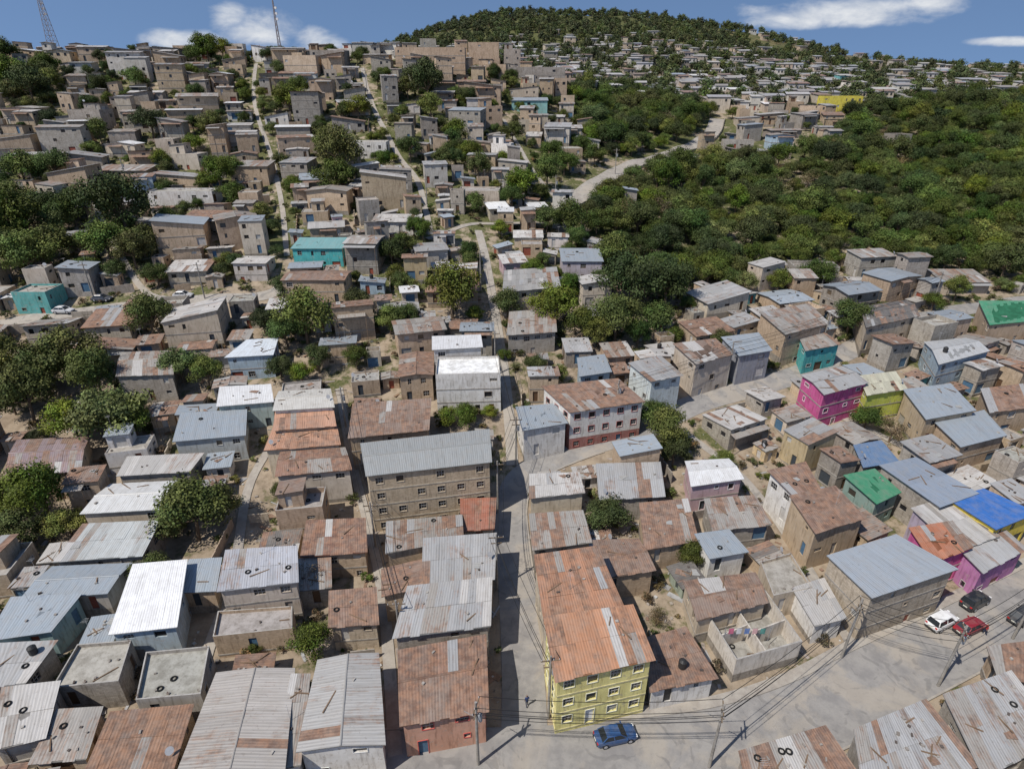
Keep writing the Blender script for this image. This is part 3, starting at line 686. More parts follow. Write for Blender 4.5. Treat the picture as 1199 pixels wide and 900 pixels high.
# ------------------------------------------------------------ trees
def npmesh(name, V, Fq, cols, mats, midx):
    me = bpy.data.meshes.new(name); me.from_pydata(V.tolist(), [], Fq)
    for m_ in mats: me.materials.append(m_)
    me.polygons.foreach_set('material_index', midx)
    ca = me.color_attributes.new('Col', 'FLOAT_COLOR', 'CORNER'); ca.data.foreach_set('color', cols.astype('f').ravel()); return me
def make_tree(name, seed, D=10., Ht=9., lobes=28, per=330, leaf=.42, col=(.07,.115,.028), trunk=True, spread=1.0, low=-.6):
    rs = np.random.RandomState(seed); mb = MB()
    cz = Ht*.56; cen = []; 
    for i in range(lobes):
        a = rs.uniform(0, 2*math.pi); e = rs.uniform(low, 1.0); rr = D*.34*rs.uniform(.35,1.2)
        ce = math.sqrt(max(0, 1-min(abs(e),1)**2))
        cen.append((math.cos(a)*rr*max(ce,.35)*spread, math.sin(a)*rr*max(ce,.35)*spread, cz+e*Ht*.30, D*rs.uniform(.08,.19)))
    if trunk:
        top = (rs.uniform(-.4,.4), rs.uniform(-.4,.4), Ht*.34)
        mb.tube((0,0,-.8), top, .28*D/10, .18*D/10, (1,1,1), 1, 7)
        for c_ in cen[::2]:
            mid = ((top[0]+c_[0])*.5+rs.uniform(-.3,.3), (top[1]+c_[1])*.5, (top[2]+c_[2])*.5)
            mb.tube(top, mid, .13*D/10, .08*D/10, (1,1,1), 1, 5); mb.tube(mid, c_[:3], .08*D/10, .02*D/10, (1,1,1), 1, 4)
    V = [np.array(mb.v)] if mb.v else []; Fq = list(mb.f); cc = [np.array(mb.c)] if mb.c else []; mi = [1]*len(Fq); off = len(mb.v)
    for c_ in cen:
        nl = int(per*(c_[3]/(D*.145))**2)
        dr = rs.normal(size=(nl,3)); dr /= np.linalg.norm(dr,axis=1,keepdims=True)
        rad = c_[3]*(rs.uniform(.4,1.25,size=(nl,1)))*np.array([1,1,.8]); pt = np.array(c_[:3])+dr*rad
        nm = dr+rs.normal(size=(nl,3))*.55+np.array([0,0,.35]); nm /= np.linalg.norm(nm,axis=1,keepdims=True)
        t = np.cross(nm, rs.normal(size=(nl,3))); t /= np.linalg.norm(t,axis=1,keepdims=True)+1e-9; b = np.cross(nm, t)
        sz = leaf*rs.uniform(.5,1.1,size=(nl,1))*.5
        q4 = np.stack([pt-t*sz, pt-b*sz*.6, pt+t*sz, pt+b*sz*.6], 1).reshape(-1,3)
        V.append(q4); ids = off+np.arange(nl*4).reshape(-1,4); Fq += ids.tolist(); off += nl*4; mi += [0]*nl
        k = rs.uniform(.65,1.4)*rs.uniform(.7,1.3,size=(nl,1)); yk = rs.uniform(.95,1.25)
        cl = np.concatenate([k*col[0]*yk, k*col[1], k*col[2], np.ones((nl,1))], 1); cc.append(np.repeat(cl, 4, axis=0))
    return npmesh(name, np.concatenate(V), Fq, np.concatenate(cc), [M_LEAF, M_BARK], mi)
TR = [make_tree('tree_crown', 1, col=(.078,.112,.028)), make_tree('tree_crown', 2, Ht=8, col=(.09,.128,.032)), make_tree('tree_crown', 3, Ht=10, lobes=32, col=(.062,.098,.026)),
      make_tree('tree_crown', 4, Ht=8.5, lobes=24, col=(.11,.14,.036)), make_tree('tree_crown', 6, Ht=9, lobes=26, col=(.052,.08,.024))]
DRY = make_tree('dry_tree_crown', 9, Ht=8, lobes=20, per=90, leaf=.4, col=(.14,.125,.065))
SHR = [make_tree('shrub', 20+i, D=3, Ht=1.8, lobes=9, per=60, leaf=.34, col=c, trunk=False) for i, c in enumerate([(.08,.105,.03),(.11,.12,.045),(.13,.115,.06),(.06,.09,.028)])]
FARM = [make_tree('far_tree', 30+i, D=10, Ht=8, lobes=14, per=45, leaf=1.1, col=(.07,.092,.036)) for i in range(3)]
def plant(name, me, x, y, D, D0=10., par=None, sink=.1, zs=1.0):
    o_ = bpy.data.objects.new(name, me); o_.location = (x, y, float(zf(x,y))-sink); s = D/D0
    o_.scale = (s*R.uniform(.9,1.1), s*R.uniform(.9,1.1), s*zs*R.uniform(.88,1.12)); o_.rotation_euler = (0,0,R.uniform(0,6.28))
    if par: o_.parent = par
    scene.collection.objects.link(o_); return o_
TL = [(530,350,75),(595,362,42),(458,378,45),(418,422,35),(360,380,75),(338,392,50),(420,355,38),(180,380,58),(95,420,85),(60,440,70),(40,470,80),(135,485,95),(165,500,50),(95,500,60),(215,430,60),(245,440,48),(120,450,70),
 (232,605,92),(262,592,50),(205,615,45),(370,757,55),(365,680,52),(60,590,80),(15,590,70),(85,612,50),(30,620,60),(708,605,58),(775,508,66),(765,488,45),(790,520,38),(545,487,34),(522,490,30),(574,483,22),(805,650,42),(768,722,34),
 (650,365,60),(680,385,50),(640,350,40),(735,345,80),(720,380,65),(780,345,60),(765,372,50),(700,395,40),(745,395,40),(990,380,48),(955,325,40),(1040,505,42),(1012,492,36),(625,435,30),(652,442,30),(310,380,33),
 (150,265,80),(130,290,60),(170,285,50),(20,265,80),(60,290,70),(40,310,60),(90,250,50),(160,300,50),(10,300,60),(400,190,60),(395,215,50),(385,175,40),(460,300,42),(500,110,50),(490,95,38),(505,130,34),(478,108,30),(610,215,50),(600,235,30),
 (340,120,40),(352,108,28),(180,150,40),(20,90,50),(40,110,50),(60,85,34),(10,75,40),(245,66,36),(262,62,30),(232,70,26),(665,265,50),(640,260,40),(550,300,30),(330,435,35),(375,425,38),(355,440,30),(250,150,35),(420,130,35),(535,160,35),(160,95,30),(120,160,30),
 (470,330,30),(560,200,35),(645,180,30),(275,230,35),(230,170,30),(890,75,30),(935,560,24),(1090,355,30),(870,335,30),(690,455,25),(155,640,20),(330,575,25),(350,570,20),(300,760,20),(740,640,22),(590,415,20),
 (260,215,40),(275,205,34),(480,180,34),(520,190,30),(550,180,34),(435,215,26),(110,130,30),(70,200,40),(30,200,50),(200,265,34),(555,240,30),(640,210,40),(660,195,34),(310,255,30),(120,110,26),(550,120,24),(600,160,30)]
for u, v, D in TL:
    b = g(u, min(v+D*.30, 899)); dep = b[1]*CP+(CH-b[2])*SP; Dm = D*dep/F
    if not (0 < Dm < 22) or dep > 275: continue
    me_ = DRY if (u,v) in ((768,722),(365,680),(1040,505)) else R.choice(TR)
    plant('broadleaf_tree', me_, b[0], b[1], Dm*1.05); mark(circ(b[0], b[1], min(Dm*.28, 3.2)), 0, 2)

def gp(px): return [g(u, v) for u, v in px]
FOREST = [gp([(685,262),(708,225),(745,205),(800,200),(860,188),(930,195),(985,170),(1060,185),(1120,155),(1199,125),(1400,130),(1400,330),(1199,330),(1080,322),(1020,296),(900,312),(840,330),(800,350),(770,360),(735,345),(700,320)]),
          gp([(668,118),(700,100),(760,120),(830,130),(840,158),(790,170),(735,185),(695,195),(690,160)]),
          gp([(985,168),(990,135),(1090,128),(1199,118),(1400,110),(1400,140),(1199,150),(1100,170)]),
          gp([(-120,230),(-120,330),(10,325),(60,300),(75,262),(20,240)]), gp([(-120,420),(-120,480),(60,500),(80,440),(20,425)]), gp([(-120,80),(-120,130),(60,125),(65,90)])]
fe = empty('hillside_forest')
cnt = 0
for fp in FOREST:
    xs = [p[0] for p in fp]; ys = [p[1] for p in fp]
    ntry = int((max(xs)-min(xs))*(max(ys)-min(ys))/5)
    pts = []
    for _ in range(min(ntry, 9000)):
        x = R.uniform(min(xs), max(xs)); y = R.uniform(min(ys), max(ys))
        if not inpoly(x, y, fp): continue
        if not free(circ(x, y, 1.2)): continue
        if any((x-a)**2+(y-b)**2 < 4.9**2 for a, b in pts): continue
        pts.append((x, y)); plant('forest_tree', R.choice(TR+[DRY] if R.random()<.3 else TR), x, y, R.uniform(6,13), par=fe, zs=R.uniform(.8,1.1), sink=.6); cnt += 1
    for x, y in pts: mark(circ(x, y, 3.4), 0, 2)
print('forest', cnt)

# ------------------------------------------------------------ fill of ordinary houses
WALLS = [('brick_house',(.49,.38,.275),BR)]*5+[('brick_house',(.53,.42,.31),BR)]*4+[('block_house',(.39,.36,.32),BL)]*6+[('painted_house',(.53,.46,.37),PL)]*3+[('painted_house',(.60,.56,.50),PL)]*2
SPECC = [('painted_house',TEAL,PL),('painted_house',LBL,PL),('painted_house',PNK,PL),('painted_house',WHT,PL),('painted_house',WHT,PL),('painted_house',WHT,PL),('painted_house',WHT,PL),('painted_house',(.55,.43,.27),PL),('painted_house',(.38,.44,.37),PL)]
ROOFS_N = ['grey']*5+['old']*6+['rust']*5+['brown']*3+['pale']*4+['bg']*3+['orange','dark','white']
ROOFS_H = ['grey']*6+['old']*6+['rust']*2+['brown']*2+['pale']*6+['bg']*2+['white']
def ang(x, y):
    if y > 150: return .12*math.sin(x*.03+y*.02)+(.1 if x < 0 else .0)
    if x < -12: return .20+.06*math.sin(y*.08)
    if x < 14: return .05+x*.004
    return min(.36, .1+(x-14)*.012)
nh = 0
def fill(step, wr, dr, prob, gap, y0=26, y1=318, shed=False):
    global nh
    y = y0
    while y < y1:
        lim0 = -.98*y-18; lim1 = 1.0*y+25
        x = lim0+R.uniform(0, step)
        while x < lim1:
            px, py = x+R.uniform(-.4,.4)*step, y+R.uniform(-.42,.42)*step*.8
            w, d_ = R.uniform(*wr), R.uniform(*dr); hill = py > 140
            a = ang(px, py)+R.gauss(0, .04 if not hill else .16)
            green = math.sin(px*.055+1.3)*math.cos(py*.045+px*.01)
            pr = prob*(1.0 if not hill else (.96 if green < .4 else .45))
            if hill and px > 60: pr *= .5 if py > 165 else .9
            if R.random() < pr:
                Q = rect(px, py, w, d_, a)
                if free(Q, gap):
                    zc_ = [float(zf(*p)) for p in Q]; fl = R.choices([1,2,3], [7,3,0] if not hill else [6,4,.6])[0] if not shed else 1
                    zt = max(zc_)*.7+min(zc_)*.3+(2.5 if not shed else 2.0)+(fl-1)*2.5+R.uniform(-.2,.6)
                    nm, wc, wm = R.choice(WALLS) if R.random() < (.92 if not hill else .94) else R.choice(SPECC if not hill else SPECC[1:7])
                    if shed: nm = 'tin_shed' if R.random()<.5 else 'block_shed'
                    rk = R.choice(ROOFS_H if hill else ROOFS_N); kd = R.choices(['shed','shedb','gable','gablex','side','sideb','flat'], [5,2,3,1.5,2.5,2.5,3.4])[0]
                    rcv = ROOFP[rk]; kk = R.uniform(.85,1.15); wcv = vary(wc,.18)
                    porch = None
                    if not shed and R.random() < .35: porch = (R.uniform(1.0,1.6), R.choice([0,.1,.3]), R.choice([.6,.8,1.0]))
                    dt = 2 if py < 75 else 1; wp = .45 if not hill else .40
                    ob_, o_ = house(nm, Q, zt, kd, k=R.uniform(.06,.18), wc=wcv, wm=wm, roof=rk, rc=None if kd=='flat' else (rcv[0]*kk,rcv[1]*kk,rcv[2]*kk,rcv[3]), detail=dt, patch=R.choice([.05,.15,.4]), clutter=1.4 if not hill else .4, over=R.uniform(.15,.5), ph=R.choice([.15,.3,.9]), winp=wp, porch=porch if kd != 'flat' else None)
                    if kd == 'flat' and w > 6 and R.random() < .6:
                        s0 = R.choice([.03,.4]); s1 = s0+R.uniform(.45,.55); SQ = [bil(Q,s0,.35),bil(Q,s1,.35),bil(Q,s1,.96),bil(Q,s0,.96)]
                        up, o2 = house('upper_room', SQ, zt+2.4, R.choice(['shed','shedb','side']), k=.1, wc=wcv, wm=wm, roof=R.choice(ROOFS_H), detail=dt, clutter=.3, over=.25, zfloor=zt+.004, winp=.5)
                        up.parent = ob_; up.location = Vector(o2)-Vector(o_)
                    mark(Q, gap*.6); nh += 1
            x += step*R.uniform(.7,1.15)
        y += step*.6
fill(9.5, (7.5,11.5), (6,9), .8, .4, y1=150)
fill(11, (8,14.5), (5.2,8.4), .75, .45, y0=140)
fill(6, (5,7), (4.2,5.8), .8, .3, y1=170)
fill(7, (5,9), (4,6.2), .7, .35, y0=150)
fill(5, (3.6,6.5), (3.0,4.8), .5, .3)
fill(3.5, (2.6,4.2), (2.2,3.4), .4, .25, y1=190, shed=True)
print('houses', nh)

# yard walls
def ywall(x, y, L, a, h, col, mat):
    if not free(rect(x, y, L+.3, .9, a)): return
    mb = MB(); nseg = max(1, int(L/1.5)); ca, sa = math.cos(a), math.sin(a)
    for i in range(nseg):
        x0 = -L/2+L*i/nseg; x1 = -L/2+L*(i+1)/nseg; xm = (x0+x1)/2; zl = float(zf(x+xm*ca, y+xm*sa))
        c0 = (x+xm*ca, y+xm*sa, zl-.6); mb.box(c0, L/nseg-.004, .16, .6+h+(i%2)*.03, a, col, mat)
    mb.obj('block_wall', (x, y, float(zf(x,y)))); mark(rect(x, y, L, .6, a))
for _ in range(1400):
    y = R.uniform(25, 230); x = R.uniform(-.95*y-10, .95*y+10)
    ywall(x, y, R.uniform(2.5,9), ang(x,y)+R.choice([0,math.pi/2])+R.gauss(0,.04), R.uniform(.8,2.1), vary(R.choice([(.36,.33,.29),(.42,.33,.24),(.48,.42,.35)]),.15), R.choice([BL,BR,PL]))

# shrubs and extra small trees in gaps
se = empty('hillside_shrubs'); ns = 0
for _ in range(22000):
    y = R.uniform(28, 320); x = R.uniform(-.98*y-15, 1.0*y+20)
    i = int((y-OY0)/RS); j = int((x-OX0)/RS)
    if not (0<=i<OCC.shape[0] and 0<=j<OCC.shape[1]) or OCC[i,j] == 1: continue
    if x > 60 and y > 175 and R.random() < .8: continue
    if y < 110 and R.random() < .7: continue
    if y >= 110 and R.random() < .25: continue
    if ns > 4300: break
    big = R.random() < (.36 if y > 130 else .06)
    if big and free(circ(x, y, 1.2)): plant('small_tree', R.choice(TR), x, y, R.uniform(3.2,7.5), par=se)
    else: plant('shrub', R.choice(SHR), x, y, R.uniform(.7,2.8), 3., par=se, sink=.05)
    ns += 1
print('shrubs', ns)
mb = MB()
for _ in range(5000):
    y = R.uniform(28, 135); x = R.uniform(-.9*y-10, .95*y+10); i = int((y-OY0)/RS); j = int((x-OX0)/RS)
    if OCC[i,j]: continue
    s = R.uniform(.1,.5); r_ = R.random()
    if r_ < .8: mb.box((x,y,float(zf(x,y))-.05), s, s*R.uniform(.5,1), s*R.uniform(.3,.7), R.uniform(0,3), R.choice([(.36,.32,.27),(.42,.38,.34),(.3,.2,.15),(.2,.18,.16),(.5,.5,.48)]), CN)
    else: mb.box((x,y,float(zf(x,y))+.02), R.uniform(.8,2.4), R.uniform(.1,.9), .06, R.uniform(0,3), R.choice([(.3,.2,.14),(.35,.3,.26),(.25,.17,.11),(.4,.4,.4)]), CN)
mb.obj('rubble')

# distant hillside
mb = MB(); ft = empty('distant_trees'); nf = 0; nd = 0
for _ in range(9000):
    y = R.uniform(325, 800); x = R.uniform(-.35*y, 1.0*y+40)
    if x < -60 and y < 450: continue
    z = float(zf(x,y))
    dryz = x > 230 and y > 400
    clump = math.sin(x*.035+y*.02)*math.sin(y*.03-x*.012)+R.uniform(-.5,.5)
    if dryz and y > 470 and clump < .25 and R.random() < .88: continue
    hp = .45*(1-max(0,(y-460)/200)) if not dryz else (.5 if y < 470 else .15)
    if R.random() < hp and nd < 1300:
        w, d_ = R.uniform(5,11), R.uniform(5,8); a = R.uniform(-.3,.3); Q = rect(x,y,w,d_,a); h = R.choice([3,3,3,5.8])
        zb = min(float(zf(*p)) for p in Q)-.5; zt = z+h+.6
        wc = vary(R.choice([(.46,.37,.29),(.5,.43,.34),(.42,.39,.35),(.58,.55,.5),(.48,.39,.3)]),.15)
        if R.random() < .03: wc = R.choice([TEAL,LBL,PNK,WHT])
        rc = vary(ROOFP[R.choice(ROOFS_H)],.1)
        B = [(p[0],p[1],zb) for p in Q]; T = [(p[0],p[1],zt) for p in Q]; mb.hexa(B,T,wc,PL,False)
        Q2 = rect(x,y,w+.8,d_+.8,a); B = [(Q2[i][0],Q2[i][1],zt+.02+(.8 if i>1 else 0)) for i in range(4)]; mb.hexa(B,[(p[0],p[1],p[2]+.12) for p in B],(*rc[:3],.3),RF)
        ca, sa = math.cos(a), math.sin(a)
        for fz in ([0] if h < 4 else [0,2.7]):
            for k_ in (-.3,0,.3):
                if R.random() < .35: continue
                ux = k_*w; cx_, cy_ = x+ux*ca+(d_/2+.03)*sa, y+ux*sa-(d_/2+.03)*ca; z0 = zt-1.9-fz
                mb.box((cx_,cy_,z0), .9 if k_ else 1.1, .05, 1.1, a, (.03,.03,.03), GL)
        nd += 1
    elif nf < 4000 and (x < 330 or R.random() < .6):
        plant('distant_tree', R.choice(FARM), x, y, R.uniform(5,12), par=ft, sink=.5); nf += 1
mb.obj('distant_hillside_houses')
print('far', nd, nf)

# ------------------------------------------------------------ poles, wires, masts
def pole(u, v, h=9.5, a=0.0, name='utility_pole'):
    b = g(u, v); mb = MB(); z = b[2]
    mb.tube((b[0],b[1],z-.5),(b[0],b[1],z+h),.17,.11,(.33,.31,.28),CN,8)
    mb.box((b[0],b[1],z+h-.7), 2.0,.1,.12, a, (.2,.15,.1), CN); mb.box((b[0],b[1],z+h-1.6), 1.4,.1,.1, a, (.2,.15,.1), CN)
    for k in (-.9,-.3,.3,.9): mb.tube((b[0]+k*math.cos(a),b[1]+k*math.sin(a),z+h-.58),(b[0]+k*math.cos(a),b[1]+k*math.sin(a),z+h-.4),.05,.04,(.5,.5,.5),PT,6)
    if R.random() < .5: mb.tube((b[0]+.35,b[1],z+h-2.6),(b[0]+.35,b[1],z+h-1.7),.22,.22,(.3,.31,.32),PT,10)
    mb.tube((b[0],b[1],z+h-2.2),(b[0]+1.2*math.sin(-a),b[1]+1.2*math.cos(a),z+h-1.7),.03,.03,(.3,.3,.3),PT,5)
    mb.obj(name, (b[0],b[1],z)); return (b[0],b[1],z+h-.4,a)
def wires(pp):
    for i in range(len(pp)-1):
        p, q_ = pp[i], pp[i+1]; mb = MB()
        for k, dz in ((-.9,0),(-.3,0),(.9,0),(.1,-1.2),(.25,-2.2)):
            last = None
            for t in np.linspace(0,1,9):
                s = 4*t*(1-t)*.7
                c = (p[0]+(q_[0]-p[0])*t+k*math.cos(p[3]), p[1]+(q_[1]-p[1])*t+k*math.sin(p[3]), p[2]+dz+(q_[2]-p[2])*t-s)
                if last: mb.tube(last, c, .028, .028, (.015,.015,.015), PT, 4)
                last = c
        mb.obj('power_line')
wires([pole(642,840,a=.1), pole(582,690,a=.1), pole(583,600,a=.1), pole(604,545,a=.1), pole(580,440,a=.1), pole(563,340,a=.1)])
wires([pole(560,895,a=1.3), pole(830,898,a=1.3), pole(985,770,a=1.2), pole(1098,803,a=1.2), pole(1185,748,a=1.2)])
wires([pole(720,500,a=1.2), pole(850,452,a=1.2), pole(960,415,a=1.2), pole(1090,362,a=1.2)])
wires([pole(470,760,8,.1), pole(440,640,8,.1), pole(405,500,8,.1)])
for u, v in ((300,300),(330,200),(500,240),(430,110),(110,350),(240,350),(650,240),(720,205),(150,220),(60,180)): pole(u, v, 8.5, R.uniform(-.3,.3))
def mast(name, u, v, h, w):
    b = g(u, v); mb = MB(); z = b[2]; n_ = int(h/2)
    def pt(k, i): 
        r = w*(1-.75*i/n_); return (b[0]+r*(1 if k in (0,1) else -1), b[1]+r*(1 if k in (1,2) else -1), z+h*i/n_)
    for i in range(n_):
        for k in range(4):
            mb.tube(pt(k,i),pt(k,i+1),.11,.11,(.25,.22,.22),PT,4); mb.tube(pt(k,i),pt((k+1)%4,i+1),.06,.06,(.25,.22,.22),PT,4); mb.tube(pt(k,i+1),pt((k+1)%4,i+1),.06,.06,(.25,.22,.22),PT,4)
    mb.tube((b[0],b[1],z+h),(b[0],b[1],z+h+3),.06,.04,(.4,.1,.08),PT,5)
    for k in range(3): mb.tube((b[0]+.8,b[1],z+h*.7+k*2),(b[0]+.8,b[1]-.4,z+h*.7+k*2),.5,.5,(.7,.7,.7),PT,10)
    mb.obj(name, b)
mast('lattice_radio_tower', 68, 72, 26, 1.9); mast('antenna_mast', 330, 72, 22, .6)

def retain(name, line, off, h, col, mat):
    mb = MB()
    for i in range(0, len(line)-2, 2):
        a, b = line[i], line[i+2]; t = (b-a); L = np.linalg.norm(t)+1e-6; t = t/L; nn = np.array([t[1],-t[0]])*off; m_ = (a+b)/2+nn
        mb.box((m_[0], m_[1], float(zf(*m_))-1.5), L-.01, .25, 1.5+h, math.atan2(t[1],t[0]), vary(col,.06), mat)
    mb.obj(name, (line[0][0], line[0][1], float(zf(*line[0]))))
retain('retaining_wall', A8, 3.5, 1.1, (.45,.41,.35), PL)
retain('retaining_wall', resample(gp([(0,395),(100,382),(180,372),(240,366)])), 0, 2.2, (.42,.37,.31), BL)

# ------------------------------------------------------------ vehicles
def car(name, u, v, a, col, suv=False):
    b = g(u, v, .1); org = (b[0], b[1], b[2]+.02); e = empty(name, org); e.rotation_euler = (0,0,a)
    body, glass, wh, tr_ = MB(), MB(), MB(), MB()
    hz = 1.25 if suv else 1.0
    st = [(-2.15,.70,.38,.74),(-2.05,.80,.27,.9),(-1.4,.86,.22,.97),(0,.88,.22,.96),(1.0,.87,.22,.92),(1.75,.83,.24,.82),(2.08,.74,.28,.70),(2.17,.62,.38,.58)]
    if suv: st = [(x,w*1.03,zb+.1,zt*1.12+.02) for x,w,zb,zt in st]
    def sec(s_): x,w,zb,zt = s_; zm = zb+(zt-zb)*.55; return [(x,-w*.94,zb),(x,-w,zm),(x,-w*.93,zt-.03),(x,-w*.8,zt),(x,w*.8,zt),(x,w*.93,zt-.03),(x,w,zm),(x,w*.94,zb)]
    for i in range(len(st)-1):
        A_, B_ = sec(st[i]), sec(st[i+1])
        for k in range(8): body.poly([A_[k],A_[(k+1)%8],B_[(k+1)%8],B_[k]][::-1], col, CR)
    body.poly(sec(st[0]), col, CR); body.poly(sec(st[-1])[::-1], col, CR)
    zb = .94*(1.14 if suv else 1); zt = 1.42*hz; xr0 = -2.0 if suv else -1.65; xr1 = -1.8 if suv else -1.1; xf0 = 1.0; xf1 = .28
    LB = [(xr0,-.78,zb),(xf0,-.78,zb),(xf0,.78,zb),(xr0,.78,zb)]; LT = [(xr1,-.63,zt),(xf1,-.63,zt),(xf1,.63,zt),(xr1,.63,zt)]
    for i in range(4): glass.poly([LB[i],LB[(i+1)%4],LT[(i+1)%4],LT[i]], (.02,.025,.03), GL)
    RT = [(xr1-.04,-.66,zt-.01),(xf1+.06,-.66,zt-.01),(xf1+.06,.66,zt-.01),(xr1-.04,.66,zt-.01)]
    body.hexa(RT, [(x*.93-.02,y*.9,z+.07) for x,y,z in RT], col, CR)
    for i in range(4): body.tube(LB[i], LT[i], .055, .05, col, CR, 5)
    for x in (-.45,): 
        for s in (-1,1): body.tube((x+.1,.785*s,zb),(x,.64*s,zt),.05,.045,col,CR,5)
    for x in (-1.32,1.32):
        for s in (-1,1):
            r = .33*(1.12 if suv else 1)
            wh.tube((x,s*.62,r),(x,s*.89,r),r,r,(.02,.02,.02),PT,18); wh.tube((x,s*.89,r),(x,s*.905,r),r*.6,r*.55,(.45,.45,.46),PT,12)
    for s in (-1,1):
        tr_.box((2.05,s*.58,.58*hz),.16,.3,.13,0,(.8,.8,.78),GL); tr_.box((-2.12,s*.6,.66*hz),.1,.26,.16,0,(.45,.02,.02),GL)
        tr_.box((.85,s*.95,.95*hz),.14,.18,.12,0,col,CR)
    tr_.box((2.14,0,.36),.12,1.3,.14,0,(.05,.05,.05),PT); tr_.box((-2.16,0,.38),.12,1.35,.15,0,(.05,.05,.05),PT)
    tr_.box((-2.19,0,.6),.04,.5,.12,0,(.7,.7,.6),PT)
    for nm, m_ in (('body',body),('windows',glass),('wheels',wh),('lights_and_trim',tr_)): m_.obj(nm, (0,0,0), e)
car('parked_car', 720, 864, .22, (.03,.08,.20))
car('parked_suv', 1101, 731, .42, (.75,.75,.74), True)
car('parked_car', 1134, 737, .4, (.25,.02,.03)); car('parked_car', 1140, 707, .45, (.02,.025,.03), True)
car('parked_car', 1195, 724, .5, (.05,.05,.05)); car('parked_car', 75, 366, .0, (.6,.6,.6)); car('parked_car', 120, 352, 0.05, (.05,.06,.08)); car('parked_car', 215, 348, 0.05, (.5,.5,.5))

# ------------------------------------------------------------ people
def mk(c, n_, r=.8):
    m, nt = newmat(n_); N = NT(nt); ge = N.n('ShaderNodeNewGeometry')
    finish(N, N.mix(N.noise(ge.outputs['Position'], 9), c4(c), c4(sh(c,.75))), r, .2); return m
SK = mk((.35,.2,.13),'skin'); HA = mk((.02,.015,.012),'hair'); SHT = [mk((.6,.6,.58),'shirt_cloth'), mk((.05,.08,.2),'shirt_cloth'), mk((.4,.05,.05),'shirt_cloth')]; JN = mk((.04,.05,.09),'trouser_cloth')
def person(u, v, a, shirt):
    b = g(u, v, .08)
    J = [((0,0,.95),.15),((0,0,1.15),.14),((0,0,1.38),.16),((0,0,1.50),.06),((0,.02,1.60),.09),((0,.02,1.70),.085),
         ((.19,0,1.40),.06),((.25,.03,1.13),.045),((.24,.16,.92),.035),((-.19,0,1.40),.06),((-.25,-.04,1.13),.045),((-.24,.02,.88),.035),
         ((.10,.0,.88),.095),((.11,.14,.48),.065),((.11,.04,.08),.045),((.11,.2,.04),.04),((-.10,0,.88),.095),((-.11,-.04,.48),.065),((-.11,-.25,.1),.045),((-.11,-.12,.04),.04),
         ((.24,.21,.84),.025),((-.24,.05,.79),.025)]
    E = [(0,1),(1,2),(2,3),(3,4),(4,5),(2,6),(6,7),(7,8),(2,9),(9,10),(10,11),(0,12),(12,13),(13,14),(14,15),(0,16),(16,17),(17,18),(18,19),(8,20),(11,21)]
    me = bpy.data.meshes.new('person'); me.from_pydata([j[0] for j in J], E, [])
    tmp = bpy.data.objects.new('tmp', me); scene.collection.objects.link(tmp)
    tmp.modifiers.new('s','SKIN'); 
    for i, j in enumerate(J): me.skin_vertices[0].data[i].radius = (j[1], j[1]*(.75 if i in (0,1,2) else 1))
    me.skin_vertices[0].data[0].use_root = True
    tmp.modifiers.new('u','SUBSURF').levels = 2
    dg = bpy.context.evaluated_depsgraph_get(); m2 = bpy.data.meshes.new_from_object(tmp.evaluated_get(dg)); bpy.data.objects.remove(tmp)
    m2.materials.clear()
    for mm in (SK, HA, shirt, JN): m2.materials.append(mm)
    for p in m2.polygons:
        c = p.center; p.use_smooth = True
        p.material_index = 1 if (c.z > 1.70 or (c.z > 1.58 and c.y < -.0)) else 0 if c.z > 1.5 or (abs(c.x) > .18 and c.z < 1.12) else 2 if c.z > .95 else 3
    o_ = bpy.data.objects.new('person', m2); scene.collection.objects.link(o_); o_.location = (b[0],b[1],b[2]); o_.rotation_euler = (0,0,a)
person(617, 826, 0.3, SHT[1]); person(1152, 742, 1.2, SHT[2])

mb = MB(); b = g(875, 742, 3.6)
for i, c in enumerate([(.7,.2,.3),(.7,.7,.7),(.2,.3,.6),(.8,.5,.5),(.15,.4,.35)]):
    x = b[0]-2.2+i*.9; mb.poly([(x,b[1],b[2]),(x+.6,b[1]+.05,b[2]),(x+.6,b[1]+.02,b[2]+.9),(x,b[1],b[2]+.9)], c, PL)
mb.tube((b[0]-2.6,b[1],b[2]+.92),(b[0]+2.6,b[1]+.1,b[2]+.92),.012,.012,(.1,.1,.1),PT,4)
mb.tube((b[0]-2.6,b[1],b[2]-1.2),(b[0]-2.6,b[1],b[2]+1.0),.04,.04,(.3,.3,.3),PT,5); mb.tube((b[0]+2.6,b[1]+.1,b[2]-1.2),(b[0]+2.6,b[1]+.1,b[2]+1.0),.04,.04,(.3,.3,.3),PT,5)
mb.obj('laundry_line')

# ------------------------------------------------------------ light & sky
sd = Vector((-.72,-.56,0)).normalized(); EL = math.radians(55)
sv = Vector((sd.x*math.cos(EL), sd.y*math.cos(EL), math.sin(EL)))
sl = bpy.data.lights.new('sun','SUN'); sl.energy = 4.5; sl.angle = math.radians(.5); sl.color = (1,.945,.87)
so = bpy.data.objects.new('sun', sl); so.rotation_euler = sv.to_track_quat('Z','Y').to_euler(); so.location = (0,0,200); scene.collection.objects.link(so)
w = bpy.data.worlds.new('World'); scene.world = w; w.use_nodes = True; nt = w.node_tree; nt.nodes.clear(); N = NT(nt)
tc = N.n('ShaderNodeTexCoord'); sk = N.n('ShaderNodeTexSky', sky_type='NISHITA'); sk.sun_disc = False
sk.sun_elevation = EL; sk.sun_rotation = math.atan2(sd.x, sd.y); sk.air_density = 1.0; sk.dust_density = .3; sk.ozone_density = 3.5
va = N.n('ShaderNodeVectorMath', operation='ADD'); N.l(tc.outputs['Generated'], va.inputs[0]); va.inputs[1].default_value = (0,0,.36)
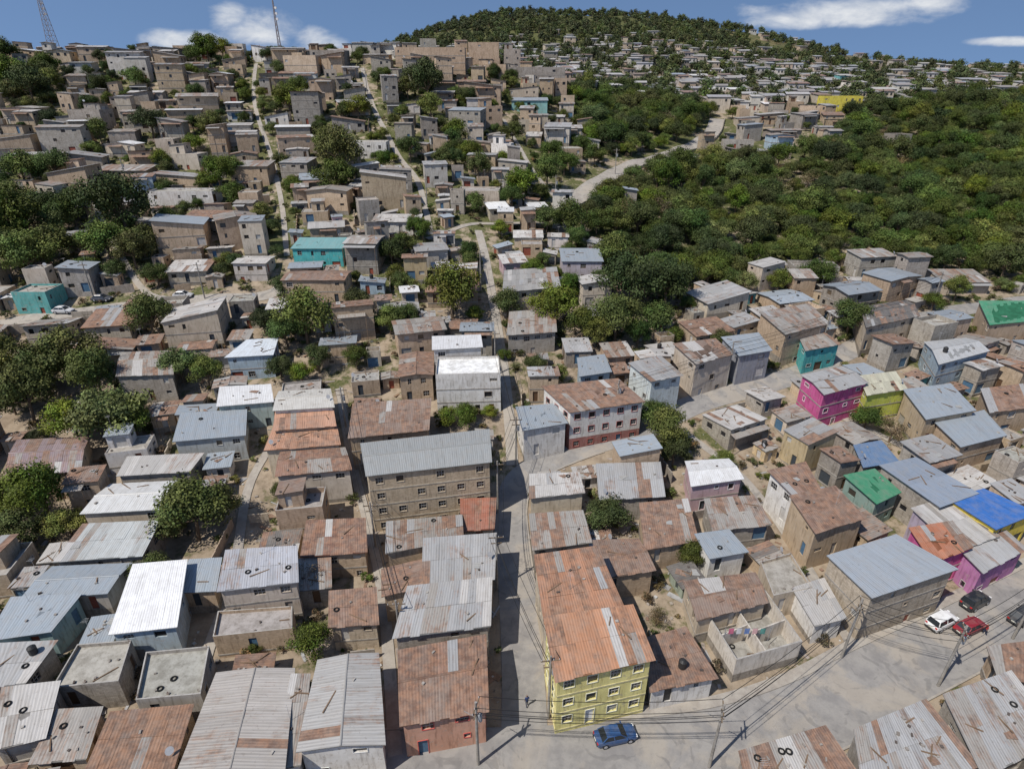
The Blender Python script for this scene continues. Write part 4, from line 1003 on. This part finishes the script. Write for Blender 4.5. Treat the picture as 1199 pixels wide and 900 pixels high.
vn = N.n('ShaderNodeVectorMath', operation='NORMALIZE'); N.l(va.outputs[0], vn.inputs[0]); N.l(vn.outputs[0], sk.inputs[0])
spx = N.n('ShaderNodeSeparateXYZ'); N.l(tc.outputs['Generated'], spx.inputs[0])
ysafe = N.math('MAXIMUM', spx.outputs[1], .05)
aa = N.math('DIVIDE', spx.outputs[0], ysafe); bb = N.math('DIVIDE', spx.outputs[2], ysafe)
cv = N.n('ShaderNodeCombineXYZ'); N.l(aa, cv.inputs[0]); N.l(N.math('MULTIPLY', bb, 2.2), cv.inputs[1])
n1 = N.noise(cv.outputs[0], 14, 7, .58, .3)
mask = None
for a0,b0,ra,rb in [(.47,.084,.13,.016),(.55,.094,.09,.016),(.40,.075,.07,.010),(-.37,.066,.055,.024),(-.40,.08,.03,.02),(-.28,.048,.035,.018),(-.48,.052,.06,.014),(.72,.05,.05,.006)]:
    e1 = N.math('POWER', N.math('ABSOLUTE', N.math('DIVIDE', N.math('SUBTRACT', aa, a0), ra)), 2.0)
    e2 = N.math('POWER', N.math('ABSOLUTE', N.math('DIVIDE', N.math('SUBTRACT', bb, b0), rb)), 2.0)
    ee = N.math('SUBTRACT', 1.0, N.math('ADD', e1, e2)); mask = ee if mask is None else N.math('MAXIMUM', mask, ee)
mk_ = N.math('ADD', N.math('MAXIMUM', mask, -1.5), N.math('MULTIPLY', N.math('SUBTRACT', n1, .5), 3.6))
cf = N.math('MULTIPLY', N.ramp(mk_, -.5, 1.5), N.ramp(spx.outputs[1], .05, .1))
shd = N.ramp(N.noise(cv.outputs[0], 30, 5, .6), .3, .7)
cc = N.mix(shd, (5.2,5.5,6.0,1), (6.9,7.0,7.1,1))
colr = N.mix(N.math('MULTIPLY', cf, .9), sk.outputs[0], cc)
bg = N.n('ShaderNodeBackground'); N.l(colr, bg.inputs[0]); bg.inputs[1].default_value = .122
oo = N.n('ShaderNodeOutputWorld'); N.l(bg.outputs[0], oo.inputs[0])
scene.view_settings.view_transform = 'Standard'; scene.view_settings.look = 'None'; scene.view_settings.exposure = 0
print('objects', len(bpy.data.objects))
